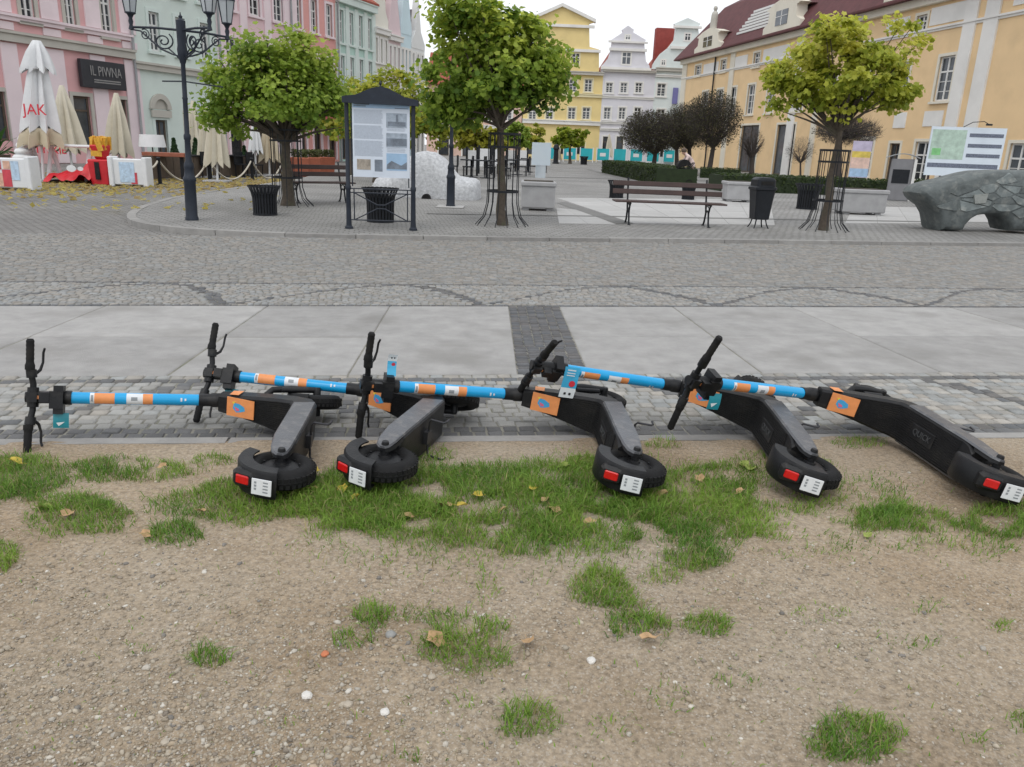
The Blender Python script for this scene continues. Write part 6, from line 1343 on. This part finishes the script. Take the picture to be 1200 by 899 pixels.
c = Card(176, 213, GZ); o = empty('bar_counter', c.b+Vector((0, 1, 0)), R(8), 'reddish wooden counter rail beside the drink barrier', 'counter'); h = c.z(176, 179); MB().cbox(c.x(152, 180), c.x(201, 180), -.25, .25, h-.12, h, .01).build('top', mat('wood_red', (.28, .09, .05), .6, .2, 5), o); lg = MB(); lg.box(-.05, .05, -.05, .05, 0, h-.12); lg = lg.mesh('leg', 'iron_black')
for x in (c.x(158, 190), c.x(196, 190)): link('leg', lg, o, T(x, 0, 0))
for i, (px, py) in enumerate(((222, 209), (262, 207), (276, 207), (320, 205))):
    c = Card(px, py, GZ); o = empty('cafe_table', c.b, 0, ['small black cafe table behind the lamp post', 'small black cafe table beside the lowest cream parasol', 'small black cafe table before the rose house', 'small black cafe table beside the green maple trunk'][i], 'table', 'black tables of the terrace')
    MB().lathe([(0, .72), (.4, .72), (.4, .76), (0, .76)], 16).build('top', 'iron_black', o); MB().lathe([(.25, 0), (.25, .03), (.04, .05), (.03, .72)], 10).build('foot', 'iron_black', o)
    ch = MB(); ch.box(-.22, .22, -.22, .22, .42, .46); ch.box(-.22, .22, .18, .22, .46, .88)
    for x in (-.2, .17):
        for y in (-.2, .17): ch.box(x, x+.03, y, y+.03, 0, .42)
    q = ch.build('cafe_chair', 'iron_black'); q.location = c.b+Vector((.7, .1, 0)); q.rotation_euler[2] = 1.2; prop(q, ['black cafe chair behind the lamp post table', 'black cafe chair by the table beside the lowest cream parasol', 'black cafe chair at the table before the rose house', 'black cafe chair at the table near the maple trunk'][i], 'chair', 'black chairs of the terrace')
for i, (px, py) in enumerate(((352, 207), (366, 206), (383, 205))):
    c = Card(px, py, GZ); o = empty('terracotta_planter', c.b, R(20), ['terracotta box planter nearest the maple trunk', 'middle one of three terracotta box planters before the awning', 'terracotta box planter closest to the sea green house'][i], 'planter', 'terracotta planters before the salmon house'); MB().cbox(-.34, .34, -.25, .25, 0, .72, .03, taper=.05).build('tub', 'terracotta', o)
    n = 260; P = np.stack([rng.uniform(-.3, .3, n), rng.uniform(-.2, .2, n), .72+rng.random(n)*.28], 1); leaf_cloud('plant', P, rng.normal(size=(n, 3))+np.array([0, 0, .8]), .10, np.array([.07, .08, .03])*(1+rng.random((n, 1))), o, lobed=False)
c = Card(182, 209, GZ); o = empty('standing_lamp', c.b, 0, 'white shaded lamp standing beside the mint doorway', 'lamp'); h = c.z(182, 158); MB().lathe([(0, 0), (.18, 0), (.18, .03), (.025, .06), (.02, h*.8)], 10).build('stand', 'iron_black', o); MB().lathe([(.42, h*.72), (.36, h), (0, h)], 16).build('shade', 'white_plastic', o, 40)
c = Card(-4, 205, GZ); o = empty('palm_plant', c.b, 0, 'green leafy palm at the edge of the pink house', 'plant'); P0 = c.z(0, 172); m_ = MB()
for k in range(26):
    a = 6.28*k/26+random.uniform(-.1, .1); ln = random.uniform(1., 1.7); el = random.uniform(.2, 1.2); d = Vector((math.cos(a)*math.cos(el), math.sin(a)*math.cos(el), math.sin(el))); s_ = Vector((-math.sin(a), math.cos(a), 0))*.09; p = [Vector((0, 0, P0*.6)), Vector((0, 0, P0*.6))+d*ln*.5, Vector((0, 0, P0*.6))+d*ln-Vector((0, 0, .35))]
    m_.add([p[0]-s_*.3, p[0]+s_*.3, p[1]+s_, p[1]-s_, p[2]], [(0, 1, 2, 3), (3, 2, 4)])
m_.build('fronds', mat('palm', (.05, .13, .03), .5, .3, 4, trans=.2), o); MB().lathe([(0, 0), (.35, 0), (.45, .6), (.3, .6), (.08, .62), (.06, P0*.62)], 14).build('pot', 'board_brown', o, 40)
# leaf litter round the terrace
n = 3000; px = rng.uniform(-40, 345, n); py = 210+rng.normal(0, 1, n)*5+(rng.random(n)**3)*14; LP = np.array([tuple(G(x, max(201, y), GZ+.012)) for x, y in zip(px, py)])
k = rng.random((n, 1)); C = np.array([.52, .43, .14])*(1-k)+np.array([.40, .29, .13])*k
o = leaf_cloud('leaf_litter', LP, np.array([0, 0, 1.])+rng.normal(size=(n, 3))*.28, .17, C, None, lobed=False); prop(o, 'yellow fallen leaves drifted along the terrace edge', 'leaf litter', kind='stuff')
n = 130; px = rng.uniform(0, 330, n); py = rng.uniform(216, 246, n); LP = np.array([tuple(G(x, y, ZP+.015)) for x, y in zip(px, py)])
o = leaf_cloud('scattered_leaves', LP, np.array([0, 0, 1.])+rng.normal(size=(n, 3))*.25, .14, np.array([.5, .42, .12])*rng.uniform(.7, 1.2, (n, 1)), None, lobed=False); prop(o, 'thinly scattered pale yellow leaves on the cobbles near the lamp', 'leaf litter', kind='stuff')
# ------------------------------------------------------------------ middle terrace, teal screens
for i, (x0, x1, y0, y1, py) in enumerate(((548, 558, 176, 196, 206), (562, 574, 174, 195, 204), (578, 588, 175, 194, 203), (594, 603, 176, 194, 201), (608, 617, 176, 193, 200))):
    c = Card((x0+x1)/2, py); a, b, z0, z1 = c.x(x0, y1), c.x(x1, y1), max(.12, c.z(x0, y1)), c.z(x0, y0); o = empty('wind_screen', c.b, R(-12), 'white canvas wind screen among the cafe tables, %s' % ['beside the stone car', 'left of the tall maple trunk', 'right behind the tall maple trunk', 'nearest the glass stele planter', 'half behind the glass stele'][i], 'screen', 'white screens of the middle terrace')
    MB().box(a, b, -.02, .02, z0, z1).build('canvas', 'parasol_white', o); q = MB(); q.box(-.04, .04, -.04, .04, 0, z1+.15); q = q.mesh('post', 'iron_black')
    for x in (a-.05, b+.05): link('post', q, o, T(x, 0, 0))
for i, (px, py) in enumerate(((552, 208), (570, 209), (592, 206), (606, 205), (619, 202))):
    c = Card(px, py); lab = ['behind the stone car bonnet', 'beside the tall maple guard', 'behind the tall maple guard', 'before the white screens', 'beside the concrete planter'][i]; o = empty('cafe_table', c.b, 0, 'dark cafe table '+lab, 'table', 'tables of the middle terrace'); MB().cbox(-.45, .45, -.4, .4, .70, .75, .01).build('top', 'iron_black', o); MB().lathe([(.28, 0), (.28, .03), (.04, .05), (.04, .7)], 8).build('foot', 'iron_black', o)
    for j, (dx, a) in enumerate(((-.8, -1.4), (.8, 1.4))):
        ch = MB(); ch.box(-.22, .22, -.22, .22, .42, .47); ch.box(-.22, .22, .18, .23, .47, .9)
        for x in (-.2, .17):
            for y in (-.2, .17): ch.box(x, x+.03, y, y+.03, 0, .42)
        q = ch.build('cafe_chair', 'iron_black'); q.location = c.b+Vector((dx, .1, 0)); q.rotation_euler[2] = a; prop(q, 'dark cafe chair drawn up to the table '+lab, 'chair', 'chairs of the middle terrace')
labs = ['beside the corner of the lavender house', 'second from the lavender house door', 'with the cream parasol behind it', 'before the middle of the broad dark tree', 'behind the hedge island top', 'between dark tree trunks', 'with white lettering, near the thin trunks', 'closing the row by the stout trunk']
for i in range(8):
    px = 648+i*19.5; c = Card(px, 189.5+i*.4); a, b = c.x(px-7.5, 185), c.x(px+7.5, 185); h = c.z(px, 173+i*.45); o = empty('terrace_screen', c.b, R(-3+i), 'turquoise terrace screen panel '+labs[i], 'screen', 'turquoise screens of the far terrace')
    MB().box(a, b, -.03, .03, .25, h).build('panel', 'teal_panel', o); q = MB(); q.box(-.05, .05, -.05, .05, 0, h+.1); q = q.mesh('post', 'white_plastic')
    for x in (a, b): link('post', q, o, T(x, 0, 0))
    if i % 2: MB().box(a+(b-a)*.25, a+(b-a)*.7, -.045, -.031, h*.45, h*.7).build('print', 'white_plastic', o)
# ------------------------------------------------------------------ stooping person and pushchair
def skin_body(name, pts, edges, rad, parent, mats, pick):
    me_ = bpy.data.meshes.new(name); me_.from_pydata(pts, edges, []); ob = bpy.data.objects.new(name, me_); COL.objects.link(ob); md = ob.modifiers.new('s', 'SKIN'); sb = ob.modifiers.new('d', 'SUBSURF'); sb.levels = 2; sb.render_levels = 2
    for v, r_ in zip(me_.skin_vertices[0].data, rad): v.radius = (r_, r_)
    me_.skin_vertices[0].data[0].use_root = True
    dg = bpy.context.evaluated_depsgraph_get(); m2 = bpy.data.meshes.new_from_object(ob.evaluated_get(dg)); bpy.data.objects.remove(ob)
    m2.materials.clear()
    for m_ in mats: m2.materials.append(MATS[m_])
    for p in m2.polygons: p.material_index = pick(p.center); p.use_smooth = True
    return link(name, m2, parent)
c = Card(809, 217); o = empty('person', c.b, R(0), 'person in a pale pink jacket stooping over a pushchair', 'person')
# facing left (-x), bending forward
pts = [(0, 0, .86), (-.10, 0, 1.05), (-.26, 0, 1.22), (-.33, 0, 1.30), (-.43, 0, 1.36), (-.46, 0, 1.42), (.02, -.1, .80), (-.03, -.11, .45), (.04, -.11, .09), (-.12, -.12, .04), (.04, .1, .80), (.05, .11, .45), (.14, .11, .09), (-.02, .12, .04), (-.24, -.19, 1.2), (-.38, -.24, .98), (-.56, -.22, .86), (-.66, -.2, .84), (-.24, .19, 1.2), (-.40, .23, .98), (-.57, .22, .87), (-.67, .2, .85)]
edg = [(0, 1), (1, 2), (2, 3), (3, 4), (4, 5), (0, 6), (6, 7), (7, 8), (8, 9), (0, 10), (10, 11), (11, 12), (12, 13), (2, 14), (14, 15), (15, 16), (16, 17), (2, 18), (18, 19), (19, 20), (20, 21)]
rad = [.16, .15, .15, .06, .10, .09, .10, .07, .05, .045, .10, .07, .05, .045, .075, .055, .04, .035, .075, .055, .04, .035]
skin_body('body', pts, edg, rad, o, ['trousers', 'jacket_pink', 'skin', 'iron_black'], lambda p: 2 if (p.x < -.36 and p.z > 1.25) or p.x < -.60 else (1 if p.z > .82 else (3 if p.z < .1 else 0)))
h = MB(); h.lathe([(0, -.11), (.075, -.09), (.115, -.02), (.115, .05), (.08, .11), (0, .13)], 14); h.v = [(x-.42, y, z+1.44) for x, y, z in h.v]; h.build('hair', 'hair', o, 60)
c2_ = Card(799, 217); o = empty('pushchair', c2_.b, 0, 'dark pushchair with hood held by the stooping person', 'pushchair'); hd = MB(); hd.lathe([(.30, -.22), (.30, .22)], 14, (0, 0, .78), 'y', 0, R(20), R(190)); hd.lathe([(0, -.22), (.30, -.22)], 14, (0, 0, .78), 'y', 0, R(20), R(190)); hd.lathe([(0, .22), (.30, .22)], 14, (0, 0, .78), 'y', 0, R(20), R(190)); hd.build('hood', 'black_rubber', o)
q = MB(); q.cbox(-.32, .25, -.2, .2, .45, .72, .04); q.build('seat', 'black_rubber', o); q = MB()
for s_ in (-.2, .2): q.tube([(.42, s_, .95), (.1, s_, .55), (-.3, s_, .14)], .015, 6); q.tube([(-.2, s_, .5), (.25, s_, .14)], .015, 6)
q.tube([(.42, -.2, .95), (.42, .2, .95)], .02, 6); q.build('frame', 'iron_black', o); wm_ = MB(); wm_.lathe([(.10, -.02), (.13, -.02), (.13, .02), (.10, .02), (.10, -.02)], 16, axis='y'); wm_ = wm_.mesh('wheel', 'black_rubber')
for x in (-.3, .25):
    for y in (-.22, .22): link('wheel', wm_, o, T(x, y, .13))
c = Card(651, 192); o = empty('far_bollard', c.b, 0, 'short black bollard near the far cream parasol', 'bollard'); MB().lathe([(0, 0), (.3, 0), (.3, .1), (.22, .15), (.2, 1.2), (.3, 1.3), (.2, 1.6), (0, 1.7)], 10).build('shaft', 'iron_black', o)
